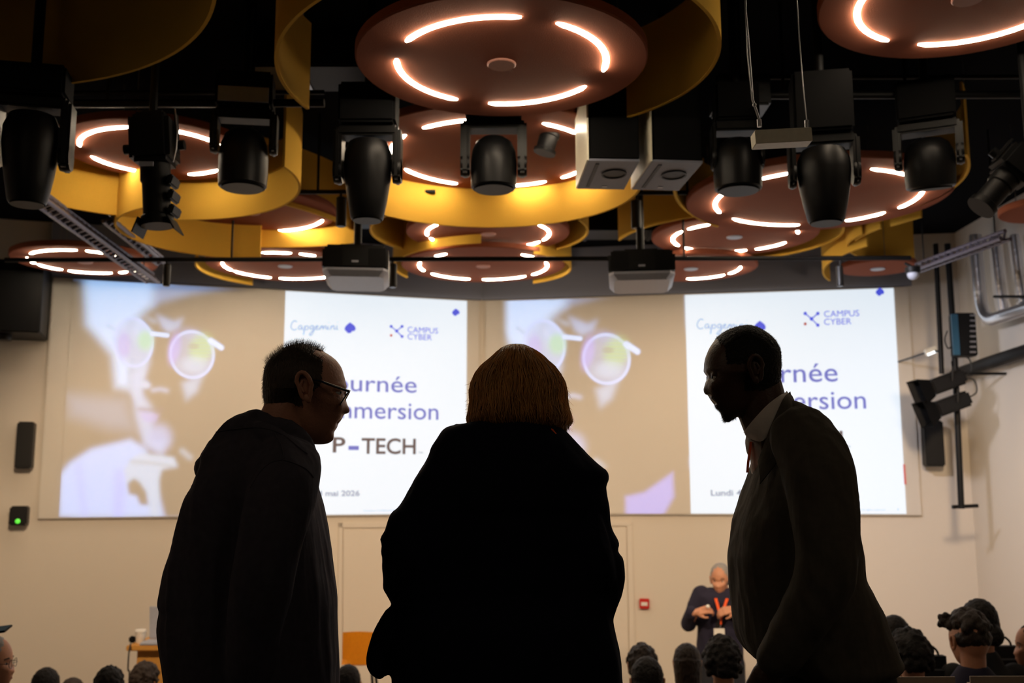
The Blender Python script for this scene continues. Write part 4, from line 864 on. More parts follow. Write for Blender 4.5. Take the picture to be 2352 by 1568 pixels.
# short hair: a close cap over the skull above the hairline plus fine upright bristles on top
def hair_cap(c, out, Wd, face, hairline, thick=.004, nt=240, npz=84, lat=NEAR, right=X3, up=Z3, keep=None):
    b2 = NB(); head_mesh(b2, c, [(s*(1+thick/.1), h*(1+thick/.1)) for s, h in out], Wd+thick, face=face, nt=nt, npz=npz, lat=lat, right=right, up=up)
    b2.normal_update(); kill = [f for f in b2.faces if not hairline(*[(f.calc_center_median()-c).dot(a) for a in (right*face, up, lat)])]
    bmesh.ops.delete(b2, geom=kill, context='FACES'); return b2
def hl1(s, h, y):
    q = noise.noise(Vector((s*160, h*160, y*60)))*.004; s += q; h -= q
    # s forward, h up, y towards the near side
    if h < -.066+.02*max(0, s): return False
    if s > .030+(h-.02)*-.02 and h < .045: return h > -.012 and s < .052-.9*max(0, .01-h) and abs(y) > .035 and s < .056
    if s > .052-.3*max(0, h-.06): return False
    if abs(y) < .052 and s > .028 and h > .04: return s < .05 and abs(y) < .02
    if h < -.005 and s > .006: return False
    if h < -.04 and s > -.03: return False
    return True
bm = hair_cap(c1, o1, .077, 1, hl1, .0022); bm.normal_update(); rnd = random.Random(3); roots = []
fs = [f for f in bm.faces]
for f in fs:
    cf = f.calc_center_median(); h = (cf-c1).z; s = (cf-c1).x
    if rnd.random() < (.5 if h > .05 else .28):
        v = rnd.choice(f.verts[:]); p = cf.lerp(v.co, rnd.random()); dd = f.normal
        if dd.dot(cf-c1) < 0: dd = -dd
        roots.append((p, dd*(1 if h > .05 else .35)+(Vector((.25, 0, .35)) if h > .05 else Vector((-.45, 0, -.75)))))
top = [r for r in roots if (r[0]-c1).z > .062]; low = [r for r in roots if (r[0]-c1).z <= .062]
strands(bm, top, .017, .00035, .28, seed=5); strands(bm, low, .007, .0003, .2, seed=6); link('hair', bm, 'hairm', p1)
# ear hook, temple and half-rim lens of the glasses
bm = NB(); tube(bm, [Q(716, 872, -.083), Q(735, 874, -.082), Q(752, 881, -.080), Q(775, 889, -.072), Q(800, 898, -.058)], [.002, .0024, .003, .0032, .003], 8)
tube(bm, [Q(716, 872, .083), Q(752, 881, .080), Q(800, 898, .058)], .002, 8)
gl = link('glasses', bm, 'frame', p1)
for sg in (-1, 1):
    A, B, Cc, Dd = Q(801.5, 898, .062*sg), Q(803, 899, .014*sg), Q(788, 926, .014*sg), Q(783, 926, .054*sg)
    bm = NB(); tube(bm, [Vector(v) for v in crom([list(v) for v in (A, B, Cc, Dd, A)], 5)], .0016, 8); link('rim', bm, 'frame', gl)
    bm = NB(); bm.faces.new([bm.verts.new(v) for v in (A, B, Cc, Dd)]); bmesh.ops.solidify(bm, geom=bm.faces[:], thickness=.0012); link('lens', bm, 'glass', gl, smooth=False)
bm = NB(); tube(bm, [Q(802, 899, -.014), Q(801, 896, 0), Q(802, 899, .014)], .0016, 8); link('bridge', bm, 'frame', gl)
bm = NB(); chain(bm, [Q(768.5, 968, -.016), Q(771.5, 968, 0), Q(768.5, 968, .016)], [.002, .0028, .002], 8); link('teeth', bm, 'paper', p1)
H1 = [(962, 556, 652, .05), (975, 520, 670, .085), (1000, 499, 694, .125), (1025, 476, 709, .155), (1050, 461, 721, .18), (1070, 460, 727, .19), (1090, 452, 728, .195), (1120, 439, 729, .20), (1150, 420, 737, .20), (1200, 405, 747, .20), (1250, 392, 755, .20), (1300, 376, 762, .20), (1350, 367, 770, .20), (1378, 362, 773, .20), (1392, 367, 774, .2), (1420, 362, 775, .2), (1450, 361, 777, .2), (1500, 367, 780, .2), (1545, 374, 781, .2), (1568, 379, 781.5, .2), (1640, 392, 778, .19), (1665, 396, 770, .18)]
bm = NB(); rows_loft(bm, H1, Y1, 48, 3, .8)
chain(bm, [Q(655, 1075, -.15), Q(640, 1150, -.205), Q(600, 1330, -.235), Q(572, 1545, -.2)], [.075, .075, .066, .050], 24)
chain(bm, [Q(655, 1075, .15), Q(640, 1150, .205), Q(640, 1330, .235), Q(660, 1545, .2)], [.07, .07, .06, .05], 24)
for pts, r in (([Q(640, 968, .03), Q(590, 963, -.03), Q(540, 985, -.10), Q(510, 1030, -.09), Q(482, 1072, -.04), Q(480, 1072, .04)], [.016, .02, .026, .034, .034, .03]), ([Q(600, 967, -.04), Q(655, 985, -.085), Q(690, 1010, -.105), Q(712, 1045, -.10)], [.02, .022, .02, .015]), ([Q(560, 980, -.06), Q(600, 990, -.12), Q(650, 1015, -.145), Q(700, 1050, -.13)], [.02, .022, .02, .014])): chain(bm, pts, r, 16)
bm = remesh(bm, .006, 2); wrinkle(bm, .009, 11, 2.2, 3); wrinkle(bm, .004, 26, 6, 9); link('hoodie', bm, 'hoodie', p1)
from mathutils.bvhtree import BVHTree
def on_surface(o, pts, lift=.0005):
    t = BVHTree.FromObject(o, bpy.context.evaluated_depsgraph_get()); out = []
    for x, y, *_ in crom([list(p) for p in pts], 6):
        d = ray(x, y).normalized(); h, nn, _i, _d = t.ray_cast(CAM, d)
        if h: out.append(h-d*lift)
    return out
ho = [o for o in p1.children if o.name.startswith('hoodie')][0]
for pts in ([(628, 990), (645, 1020), (652, 1048), (650, 1055), (672, 1062), (702, 1076), (720, 1096)], [(650, 1055), (620, 1063), (596, 1085), (575, 1120)], [(497, 992), (540, 985), (600, 982), (650, 998), (690, 1030), (706, 1042)]):
    bm = NB(); tube(bm, on_surface(ho, pts), .0016, 6); link('seam', bm, 'hoodie', ho)
bm = NB(); rings = []
for dz, k in ((0, 1.0), (-.012, 1.10), (-.03, 1.18)):
    cc = Q(630, 972)+Vector((0, 0, dz+.012)); rings.append([cc+Vector((.049*k*cos(t), .062*k*sin(t), -.020*cos(t)-.006)) for t in [2*pi*i/32 for i in range(32)]])
ring_loft(bm, rings, cap=False); bmesh.ops.solidify(bm, geom=bm.faces[:], thickness=.004); link('shirt_collar', bm, 'tee', p1)
bm = NB(); tr = Q(585, 1640); legs(bm, Vector((tr.x, Y1, 1.80)), FZ, Y1, .1, (.125, .09, .07, .068), yaw=90); chain(bm, [(tr.x, Y1-.06, 1.86), (tr.x, Y1+.06, 1.86)], [.15, .15], 20); bm = remesh(bm, .01, 4); flatten_floor(bm, FZ+.06); link('trousers', bm, 'jeans', p1)
for sg in (-1, 1): bm = NB(); shoe(bm, (tr.x, Y1+.12*sg, FZ), (1, 0, 0)); flatten_floor(bm, FZ); link('shoe', bm, 'shoe', p1)

# ---- the person in the middle seen from behind
Y2 = 2.45
def Q2(px, py, dy=0): return P(px, py, Y2+dy)
p2 = thing('person', 'person with golden brown bobbed hair and dark jacket seen from behind, in the middle', 'person', (Q2(1180, 1400).x, Y2, FZ), 'three people talking in the foreground')
bm = NB(); hc = Q2(1192, 912, .0)
front_prof = [(0, .118), (.05, .110), (.082, .082), (.097, .045), (.100, .015), (.094, .004), (.100, -.018), (.116, -.042), (.104, -.050), (.104, -.060), (.098, -.068), (.102, -.078), (.090, -.088), (.092, -.104), (.080, -.118), (.05, -.118), (0, -.095), (-.05, -.08), (-.085, -.05), (-.1, 0), (-.095, .05), (-.06, .098)]
head_mesh(bm, hc, front_prof, .074, lat=X3, right=FAR, eye=.0)
chain(bm, [Q2(1190, 950, .0), Q2(1190, 1010, .0), Q2(1185, 1060)], [.055, .05, .06], 20)
chain(bm, [Q2(1180, 1080), Q2(1170, 1250), Q2(1170, 1560)], [.07, .08, .10], 20)
for sg, pts in ((-1, [Q2(1025, 1075, .02), Q2(930, 1290, .0), Q2(960, 1400, .15), Q2(1040, 1430, .22)]), (1, [Q2(1340, 1125, .02), Q2(1385, 1330, .0), Q2(1330, 1390, .16), Q2(1280, 1420, .22)])):
    chain(bm, pts, [.036, .034, .03, .025], 16); hand(bm, pts[-1], (-sg, .3, .1), (0, .9, .3), sg, .4, .92)
legs(bm, Vector((Q2(1170, 1500).x, Y2, 1.83)), FZ, Y2, r=(.08, .06, .05, .04))
bm = remesh(bm, .0042, 1); link('body', bm, 'skin1', p2)
HR = [(793, 1180, 1200, .02), (796, 1165, 1210, .055), (801, 1152, 1218, .08), (810, 1143, 1231, .10), (820, 1134, 1243, .112), (840, 1111, 1266, .118), (860, 1095, 1282, .115), (880, 1087, 1293, .118), (900, 1083, 1297, .118), (920, 1084, 1298, .115), (940, 1082, 1302, .112), (955, 1078, 1307, .108), (968, 1077, 1311, .100), (980, 1082, 1306, .09), (988, 1095, 1296, .07)]
bm = NB(); rows_loft(bm, HR, Y2, 56, 4, .92, .012)
chain(bm, [Q2(1275, 960, -.02), Q2(1288, 985, -.02), Q2(1290, 1003, -.01)], [.024, .017, .007], 14)
bm = remesh(bm, .0035, 3)
for v in bm.verts:                                       # long vertical locks
    q = v.co; a = math.atan2(q.y-Y2, q.x-hc.x); d = (Vector((q.x, q.y, 0))-Vector((hc.x, Y2+.012, 0)))
    k = noise.noise(Vector((a*5+q.z*2.0, q.z*2.2, 1)))*.006+noise.noise(Vector((a*16+q.z*3, q.z*3, 5)))*.0035
    v.co += d.normalized()*k if d.length > 1e-4 else Vector()
hb = link('hair', bm, 'blond', p2)
bm = NB(); rnd = random.Random(11)
def hair_surface(py, t):
    rows = HR; 
    for i in range(len(rows)-1):
        if rows[i][0] <= py <= rows[i+1][0]:
            f = (py-rows[i][0])/(rows[i+1][0]-rows[i][0]); r = [rows[i][k]*(1-f)+rows[i+1][k]*f for k in range(4)]; break
    else: r = rows[-1]
    l, rr = P(r[1], py, Y2+.012), P(r[2], py, Y2+.012); c = (l+rr)/2; a = (rr.x-l.x)/2
    return Vector((c.x+a*cos(t), c.y-r[3]*sin(t), c.z))
for k in range(1500):
    t = rnd.uniform(-.25, pi+.25); y0 = rnd.uniform(797, 930); y1 = min(rnd.uniform(y0+40, y0+130), 992); off = rnd.uniform(.0, .0065); ph = rnd.uniform(0, 6); dr = rnd.gauss(0, .10); wv = rnd.uniform(.0, .05)
    pts = []; n = 9
    for i in range(n+1):
        f = i/n; py = y0+(y1-y0)*f; tt = t+dr*f*f+wv*sin(ph+5*f); q = hair_surface(min(py, 987), tt)
        if py > 987: q.z -= (py-987)*u1
        o = (q-Vector((hc.x, Y2+.012, q.z))).normalized(); q += o*(off*sin(pi*min(1, f*1.1))+.0015+(.012*rnd.random() if f == 1 and rnd.random() < .3 else 0))
        pts.append(q)
    w = rnd.uniform(.0004, .0010); tube(bm, pts, [w*.6]+[w]*(n-1)+[w*.2], 4, cap=False)
for k in range(60):
    s = rnd.choice((-1, 1)); py = rnd.uniform(870, 985); base = Q2(1084 if s < 0 else 1300, py, rnd.uniform(-.03, .03)); e = base+Vector((s*rnd.uniform(.004, .018), 0, -rnd.uniform(.002, .02)))
    tube(bm, [base-Vector((s*.01, 0, -.012)), base, e], [.0005, .0004, .0002], 4, cap=False)
st = link('hair_strands', bm, 'blond2' if 'blond2' in M else 'blond', hb)
M['blond2'] = mat('golden_strand', (.72, .37, .12), .38, bump=0, bscale=30, var=.45, spec=.5); st.data.materials[0] = M['blond2']
J2 = [(966, 1108, 1248, .05), (975, 1046, 1268, .075), (985, 1020, 1290, .09), (1000, 1008, 1306, .10), (1020, 996, 1325, .11), (1050, 983, 1353, .12), (1080, 965, 1392, .125), (1092, 955, 1399, .125), (1104, 948, 1398, .125), (1116, 943, 1392, .125), (1130, 935, 1393, .125), (1165, 915, 1400, .125), (1176, 900, 1401, .12), (1200, 889, 1403, .12), (1220, 884, 1409, .12), (1235, 873, 1417, .12), (1250, 877, 1422, .12), (1265, 875, 1419, .12), (1280, 879, 1430, .12), (1300, 878, 1434, .12), (1330, 880, 1435, .12), (1350, 879, 1431, .12), (1365, 890, 1428, .12), (1395, 906, 1418, .13), (1413, 912, 1411, .14), (1430, 908, 1411, .15), (1465, 902, 1419, .155), (1500, 899, 1427, .16), (1568, 898, 1433, .16), (1640, 898, 1440, .16), (1670, 900, 1440, .155)]
bm = NB(); rows_loft(bm, J2, Y2, 56, 3, .85)
chain(bm, [Q2(905, 1418, -.02), Q2(885, 1470, -.02), Q2(867, 1515, -.02), Q2(872, 1534, -.02)], [.026, .032, .028, .022], 18)
chain(bm, [Q2(930, 1440), Q2(900, 1500), Q2(880, 1530)], [.04, .04, .024], 18)
chain(bm, [Q2(1030, 1035, -.01), Q2(972, 1180, -.05), Q2(940, 1310, -.06), Q2(975, 1395, .03)], [.04, .042, .042, .035], 22)
chain(bm, [Q2(1340, 1110, -.01), Q2(1345, 1200, -.05), Q2(1372, 1320, -.06), Q2(1335, 1390, .05)], [.04, .042, .042, .038], 22)
chain(bm, [Q2(1130, 982, -.05), Q2(1190, 985, -.075), Q2(1245, 990, -.05)], [.018, .02, .018], 14)
bm = remesh(bm, .006, 1); wrinkle(bm, .006, 9, 3, 21); wrinkle(bm, .003, 28, 10, 4); link('jacket', bm, 'navy', p2)
bm = NB(); tube(bm, [Q2(1255, 983, -.06), Q2(1268, 988, -.068), Q2(1276, 998, -.07)], .004, 8); link('lanyard', bm, 'orange', p2)
bm = NB(); hx = Q2(1165, 1568).x; legs(bm, Vector((hx, Y2, 1.80)), FZ, Y2, .11, (.13, .095, .07, .068)); chain(bm, [(hx-.07, Y2, 1.88), (hx+.07, Y2, 1.88)], [.15, .15], 20); bm = remesh(bm, .01, 4); flatten_floor(bm, FZ+.06); link('trousers', bm, 'jeans', p2)
for sg in (-1, 1): bm = NB(); shoe(bm, (hx+.13*sg, Y2, FZ), (0, 1, 0), .26); flatten_floor(bm, FZ); link('shoe', bm, 'shoe', p2)

# ---- the man in the suit jacket (profile to the left)
Y3 = 2.42
def Q3(px, py, dy=0): return P(px, py, Y3+dy)
man3 = [(1715, 748), (1700, 750), (1682, 755), (1657, 768), (1645, 778), (1636, 789), (1625, 810), (1620, 824), (1618, 836), (1618.5, 850), (1621, 857), (1626, 864), (1625, 871), (1622, 877), (1618.5, 886), (1616, 894), (1617, 901), (1621, 906), (1631.5, 906.5), (1632, 914), (1635, 919), (1641, 923.5), (1645, 926), (1642.5, 931), (1645, 936), (1651, 942), (1655, 946), (1657, 953), (1659, 960), (1665, 969), (1675, 969.5), (1686, 960), (1704, 953), (1722, 950), (1745, 944), (1770, 925), (1784, 900), (1789, 875), (1790, 852), (1791, 829), (1789, 803), (1778, 782), (1766, 770), (1753, 761), (1738, 753), (1724, 749)]
o3, c3 = outline((1706, 862), man3, Y3)
p3 = thing('person', 'man in profile with short black hair, beard, white collar and charcoal suit jacket, facing left', 'person', (Q3(1850, 1300).x, Y3, FZ), 'three people talking in the foreground')
bm = NB(); head_mesh(bm, c3, o3, .076, face=-1, eye=math.atan2((Q3(1628, 866)-c3).z, -(Q3(1628, 866)-c3).x), cheek=.008)
chain(bm, [Q3(1745, 885), Q3(1752, 925), Q3(1768, 975)], [.052, .056, .06], 24); chain(bm, [Q3(1722, 950), Q3(1740, 985)], [.028, .033], 16)
for sg in (NEAR, FAR): lids(bm, Q3(1640, 868)+sg*.030, (-X3*.97-Z3*.22).normalized(), (Z3*.97-X3*.22).normalized(), sg)
bh = bm; bm = NB(); chain(bm, [Q3(1772, 975), Q3(1805, 1080)], [.05, .075], 20)
for pts, r in (([Q3(1825, 1090), Q3(1840, 1300), Q3(1890, 1540)], [.085, .10, .11]), ([Q3(1845, 1040, -.16), Q3(1900, 1310, -.22), Q3(1768, 1530, -.17)], [.05, .04, .028]), ([Q3(1845, 1040, .16), Q3(1880, 1310, .22), Q3(1780, 1500, .2)], [.05, .04, .028])): chain(bm, pts, r, 18)
legs(bm, Vector((Q3(1900, 1600).x, Y3, 1.83)), FZ, Y3, r=(.075, .06, .05, .04), yaw=90)
hand(bm, Q3(1764, 1536, -.17), (-.42, 0, -.9), (-.2, -1, 0), -1, .55, .95); hand(bm, Q3(1776, 1510, .2), (-.3, 0, -.95), (0, 1, 0), 1, .5)
bm = merge2(bh, .0024, bm, .0042)
for sg in (NEAR, FAR): ear(bm, Q3(1718, 856)+sg*.068, (-X3*.97-Z3*.15).normalized(), (Z3*.97-X3*.12).normalized(), sg, .062, .034)
link('body', bm, 'skin2', p3)
for sg in (NEAR, FAR):
    bm = NB(); e = Q3(1640, 868)+sg*.030; _ell(bm, e, (.0115, .0115, .0115), None, 18); ey = link('eye', bm, 'eye', p3)
    bm = NB(); _ell(bm, e-X3*.0085+sg*.001, (.0042, .0055, .0055), None, 12); link('iris', bm, 'iris', ey)
def hl3(s, h, y):
    q = noise.noise(Vector((s*160, h*160, y*60)))*.0025; s += q; h -= q
    if h > .070: return s < .062
    if h > .02: return s < .050 or (abs(y) > .03 and s < .052)
    if h > -.04: return s < .008
    return h > -.068 and s < -.035
bm = hair_cap(c3, o3, .076, -1, hl3, .0012); bm.normal_update(); roots = []
for f in bm.faces[:]:
    cf = f.calc_center_median(); dd = f.normal if f.normal.dot(cf-c3) > 0 else -f.normal
    if rnd.random() < .35: roots.append((cf.lerp(rnd.choice(f.verts[:]).co, rnd.random()), dd))
strands(bm, roots, .004, .0004, .4, seed=8); link('hair', bm, 'hairk', p3)
bm = NB(); roots = []
for k in range(1400):
    t = rnd.random(); a, b = rnd.choice((((1656, 946), (1662, 968)), ((1664, 968), (1688, 959)), ((1642, 932), (1656, 946)), ((1633, 911), (1643, 922)), ((1660, 955), (1690, 950))))
    q = Q3(a[0]*(1-t)+b[0]*t+3.5, a[1]*(1-t)+b[1]*t-3.5, rnd.gauss(0, .014)); roots.append((q, (-.5, 0, -.85)))
strands(bm, roots, .011, .0005, .35, seed=9); link('beard', bm, 'hairk', p3)
def band(nm, top, low, m, parent, off=0, Qf=Q3, n=6, th=.003):
    """a folded collar: rows of (px, py, lateral) for the upper and lower edge, built on both sides"""
    bm = NB()
    for sg in (-1, 1):
        a = crom([list(Qf(x, y, sg*l)) for x, y, l in top], n); b = crom([list(Qf(x, y, sg*l)) for x, y, l in low], n)
        rings = []
        for p, q in zip(a, b):
            p, q = Vector(p), Vector(q); mid = (p+q)/2+Vector((0, sg*.006, .004)); rings.append([p, (p+mid)/2+Vector((0, sg*.003, 0)), mid, (q+mid)/2+Vector((0, sg*.003, 0)), q])
        ring_loft(bm, rings, closed=False, cap=False)
    bmesh.ops.remove_doubles(bm, verts=bm.verts[:], dist=1e-4); bmesh.ops.recalc_face_normals(bm, faces=bm.faces); bmesh.ops.solidify(bm, geom=bm.faces[:], thickness=th)
    return link(nm, bm, m, parent)
sh = band('shirt_collar', [(1806, 900, 0), (1792, 907, .045), (1762, 930, .064), (1730, 964, .056), (1708, 992, .026)], [(1816, 915, 0), (1802, 930, .058), (1784, 965, .076), (1752, 1012, .07), (1716, 1004, .024)], 'shirt', p3)
bm = NB(); chain(bm, [Q3(1768, 972), Q3(1750, 1012), Q3(1758, 1050), Q3(1790, 1150)], [.058, .039, .037, .06], 18); chain(bm, [Q3(1730, 1000), Q3(1730, 1016)], [.018, .018], 12)
bm = remesh(bm, .006, 2); wrinkle(bm, .003, 40, 30); link('shirt', bm, 'shirt', p3)
bm = NB(); rings = []
for x, y, l in ((1724, 1014, .02), (1721, 1040, .022), (1718, 1062, .024), (1716, 1085, .026)): rings.append([Q3(x-2.5, y, -l-.006), Q3(x+3.5, y, -l-.012), Q3(x+3.5, y, -l-.008), Q3(x-2.5, y, -l-.002)])
ring_loft(bm, rings); bmesh.ops.recalc_face_normals(bm, faces=bm.faces); link('lanyard', bm, 'orange', p3)
J3 = [(925, 1788, 1824, .05), (932, 1780, 1840, .075), (950, 1768, 1872, .11), (970, 1760, 1894, .14), (1000, 1752, 1918, .165), (1025, 1738, 1931, .18), (1050, 1726, 1942, .185), (1077, 1717, 1951, .19), (1126, 1703.5, 1960, .19), (1161, 1692.6, 1966, .19), (1196, 1682, 1970, .19), (1240, 1675, 1979, .185), (1275, 1670, 1986, .185), (1310, 1671.5, 1989, .185), (1330, 1673, 1993, .185), (1354, 1675, 2007, .185), (1398, 1680, 2032, .19), (1446, 1686, 2052, .195), (1477, 1697, 2063, .195), (1499, 1712, 2071, .195), (1520, 1736, 2077, .195), (1536, 1766, 2040, .19), (1546, 1790, 2020, .17)]
bm = NB(); rows_loft(bm, J3, Y3, 52, 3, .8)
chain(bm, [Q3(1845, 1010, -.14), Q3(1880, 1090, -.20), Q3(1895, 1320, -.225), Q3(1785, 1510, -.18)], [.075, .076, .064, .046], 24)
chain(bm, [Q3(1845, 1010, .14), Q3(1870, 1090, .20), Q3(1880, 1320, .225), Q3(1790, 1480, .2)], [.07, .07, .06, .046], 24)
bm = remesh(bm, .006, 2); wrinkle(bm, .006, 10, 4, 33); wrinkle(bm, .0035, 24, 14, 7); link('suit_jacket', bm, 'suit', p3)
band('jacket_collar', [(1812, 902, 0), (1801, 912, .058), (1785, 945, .080), (1762, 1000, .088), (1740, 1060, .10)], [(1826, 926, 0), (1822, 940, .09), (1812, 985, .12), (1790, 1050, .14), (1745, 1110, .15)], 'suit', p3, th=.005)
bm = NB(); hx3 = Q3(1895, 1568).x; legs(bm, Vector((hx3, Y3, 1.80)), FZ, Y3, .1, (.125, .09, .07, .066), yaw=90); chain(bm, [(hx3-.0, Y3-.05, 1.90), (hx3, Y3+.05, 1.90)], [.145, .145], 20); bm = remesh(bm, .01, 4); flatten_floor(bm, FZ+.06); link('trousers', bm, 'jeans', p3)
for sg in (-1, 1): bm = NB(); shoe(bm, (hx3, Y3+.12*sg, FZ), (-1, 0, 0)); flatten_floor(bm, FZ); link('shoe', bm, 'shoe', p3)

# ---- generic figures for the audience and the presenter
GP = [(0, .122), (.03, .119), (.055, .108), (.078, .085), (.092, .055), (.096, .028), (.098, .012), (.092, 0), (.097, -.016), (.106, -.032), (.116, -.043), (.112, -.050), (.100, -.052), (.100, -.060), (.104, -.066), (.099, -.072), (.102, -.078), (.095, -.086), (.092, -.096), (.093, -.106), (.084, -.116), (.062, -.118), (.03, -.105), (0, -.09), (-.04, -.078), (-.075, -.06), (-.092, -.03), (-.1, .01), (-.098, .045), (-.085, .078), (-.058, .104), (-.03, .118)]
def figure_frame(yaw, pitch=0):
    fwd = Vector((sin(R(yaw))*cos(R(pitch)), cos(R(yaw))*cos(R(pitch)), sin(R(pitch)))); lat = Vector((cos(R(yaw)), -sin(R(yaw)), 0)); return fwd, lat, lat.cross(fwd).normalized()
def eyes_and_ears(root, bm, hc, fwd, lat, up, k, skin):
    for sg in (-1, 1): ear(bm, hc+(fwd*-.008+up*-.008)*k+lat*sg*.068*k, fwd, (up*.98-fwd*.15).normalized(), lat*sg, .062*k, .034*k)
def face_bits(root, hc, fwd, lat, up, k):
    for sg in (-1, 1):
        bm = NB(); e = hc+(fwd*.076+up*-.002)*k+lat*sg*.031*k; _ell(bm, e, (.0095*k,)*3, None, 14); ey = link('eye', bm, 'eye', root)
        bm = NB(); _ell(bm, e+fwd*.0055*k, (.0066*k,)*3, None, 10); link('iris', bm, 'iris', ey)
        bm = NB(); tube(bm, [hc+(fwd*.092+up*.018+lat*sg*.014)*k, hc+(fwd*.092+up*.024+lat*sg*.032)*k, hc+(fwd*.078+up*.019+lat*sg*.050)*k], .0032*k, 8); link('eyebrow', bm, 'hairb', root)
    bm = NB(); tube(bm, [hc+(fwd*.088+up*-.073+lat*-.022)*k, hc+(fwd*.101+up*-.072)*k, hc+(fwd*.088+up*-.073+lat*.022)*k], [.002*k, .0045*k, .002*k], 8); link('lips', bm, 'lip', root)
def hair_on(root, style, hc, fwd, lat, up, k, m, seed=1):
    rnd = random.Random(seed); bm = NB(); L = lambda f, l, u: hc+(fwd*f+lat*l+up*u)*k
    rot = Matrix((fwd, lat, up)).transposed()
    def blobs(n, r0, r1, cond, grow=1.0, base=(.1, .08, .118)):
        for _ in range(n*6):
            t, z = rnd.uniform(0, 2*pi), rnd.uniform(-.6, 1); c = math.sqrt(1-z*z); p = (base[0]*c*cos(t)*grow-.002, base[1]*c*sin(t)*grow, base[2]*z*grow)
            if cond(*p): _ell(bm, L(*p), [rnd.uniform(r0, r1)*k]*3, None, 8); n -= 1
            if n <= 0: break
    hl = lambda f, l, u: (u > .052) or (f < .03 and u > .01) or (f < -.02 and u > -.045)
    if style in ('curly', 'curly_big', 'wavy'):
        g = {'curly': 1.06, 'curly_big': 1.14, 'wavy': 1.03}[style]; _ell(bm, L(-.008, 0, .035), (.093*k*g, .076*k*g, .088*k*g), rot, 18); _ell(bm, L(-.040, 0, -.004), (.070*k, .079*k, .066*k), rot, 16)
        blobs(170 if style != 'wavy' else 120, .011, .020 if style != 'wavy' else .015, hl, g)
    elif style == 'fade':
        _ell(bm, L(.0, 0, .052), (.092*k, .072*k, .070*k), rot, 18); blobs(110, .012, .022, lambda f, l, u: u > .05, 1.08)
        for j in range(26): _ell(bm, L(.075+rnd.gauss(0, .014), -.05+rnd.gauss(0, .022), .075+rnd.gauss(0, .014)), [.016*k]*3, None, 8)
        _ell(bm, L(-.030, 0, .012), (.079*k, .079*k, .056*k), rot, 18)
    elif style == 'long':
        _ell(bm, L(-.008, 0, .028), (.102*k, .086*k, .102*k), rot, 20); tube(bm, [L(-.03, 0, .03), L(-.04, 0, -.06), L(-.05, 0, -.15), L(-.055, 0, -.24)], [.088*k, .085*k, .074*k, .05*k], 24)
    elif style == 'short':
        _ell(bm, L(-.010, 0, .034), (.099*k, .083*k, .099*k), rot, 20); _ell(bm, L(-.038, 0, -.006), (.072*k, .079*k, .066*k), rot, 18)
    elif style == 'bun':
        _ell(bm, L(-.010, 0, .034), (.101*k, .084*k, .100*k), rot, 20); _ell(bm, L(-.038, 0, -.0), (.072*k, .080*k, .068*k), rot, 18); _ell(bm, L(-.09, .03, -.03), (.05*k, .045*k, .05*k), rot, 14)
    bm = remesh(bm, .0062, 1)
    for v in bm.verts: v.co += (v.co-hc).normalized()*noise.noise(v.co*60)*.004
    link('hair', bm, m, root)
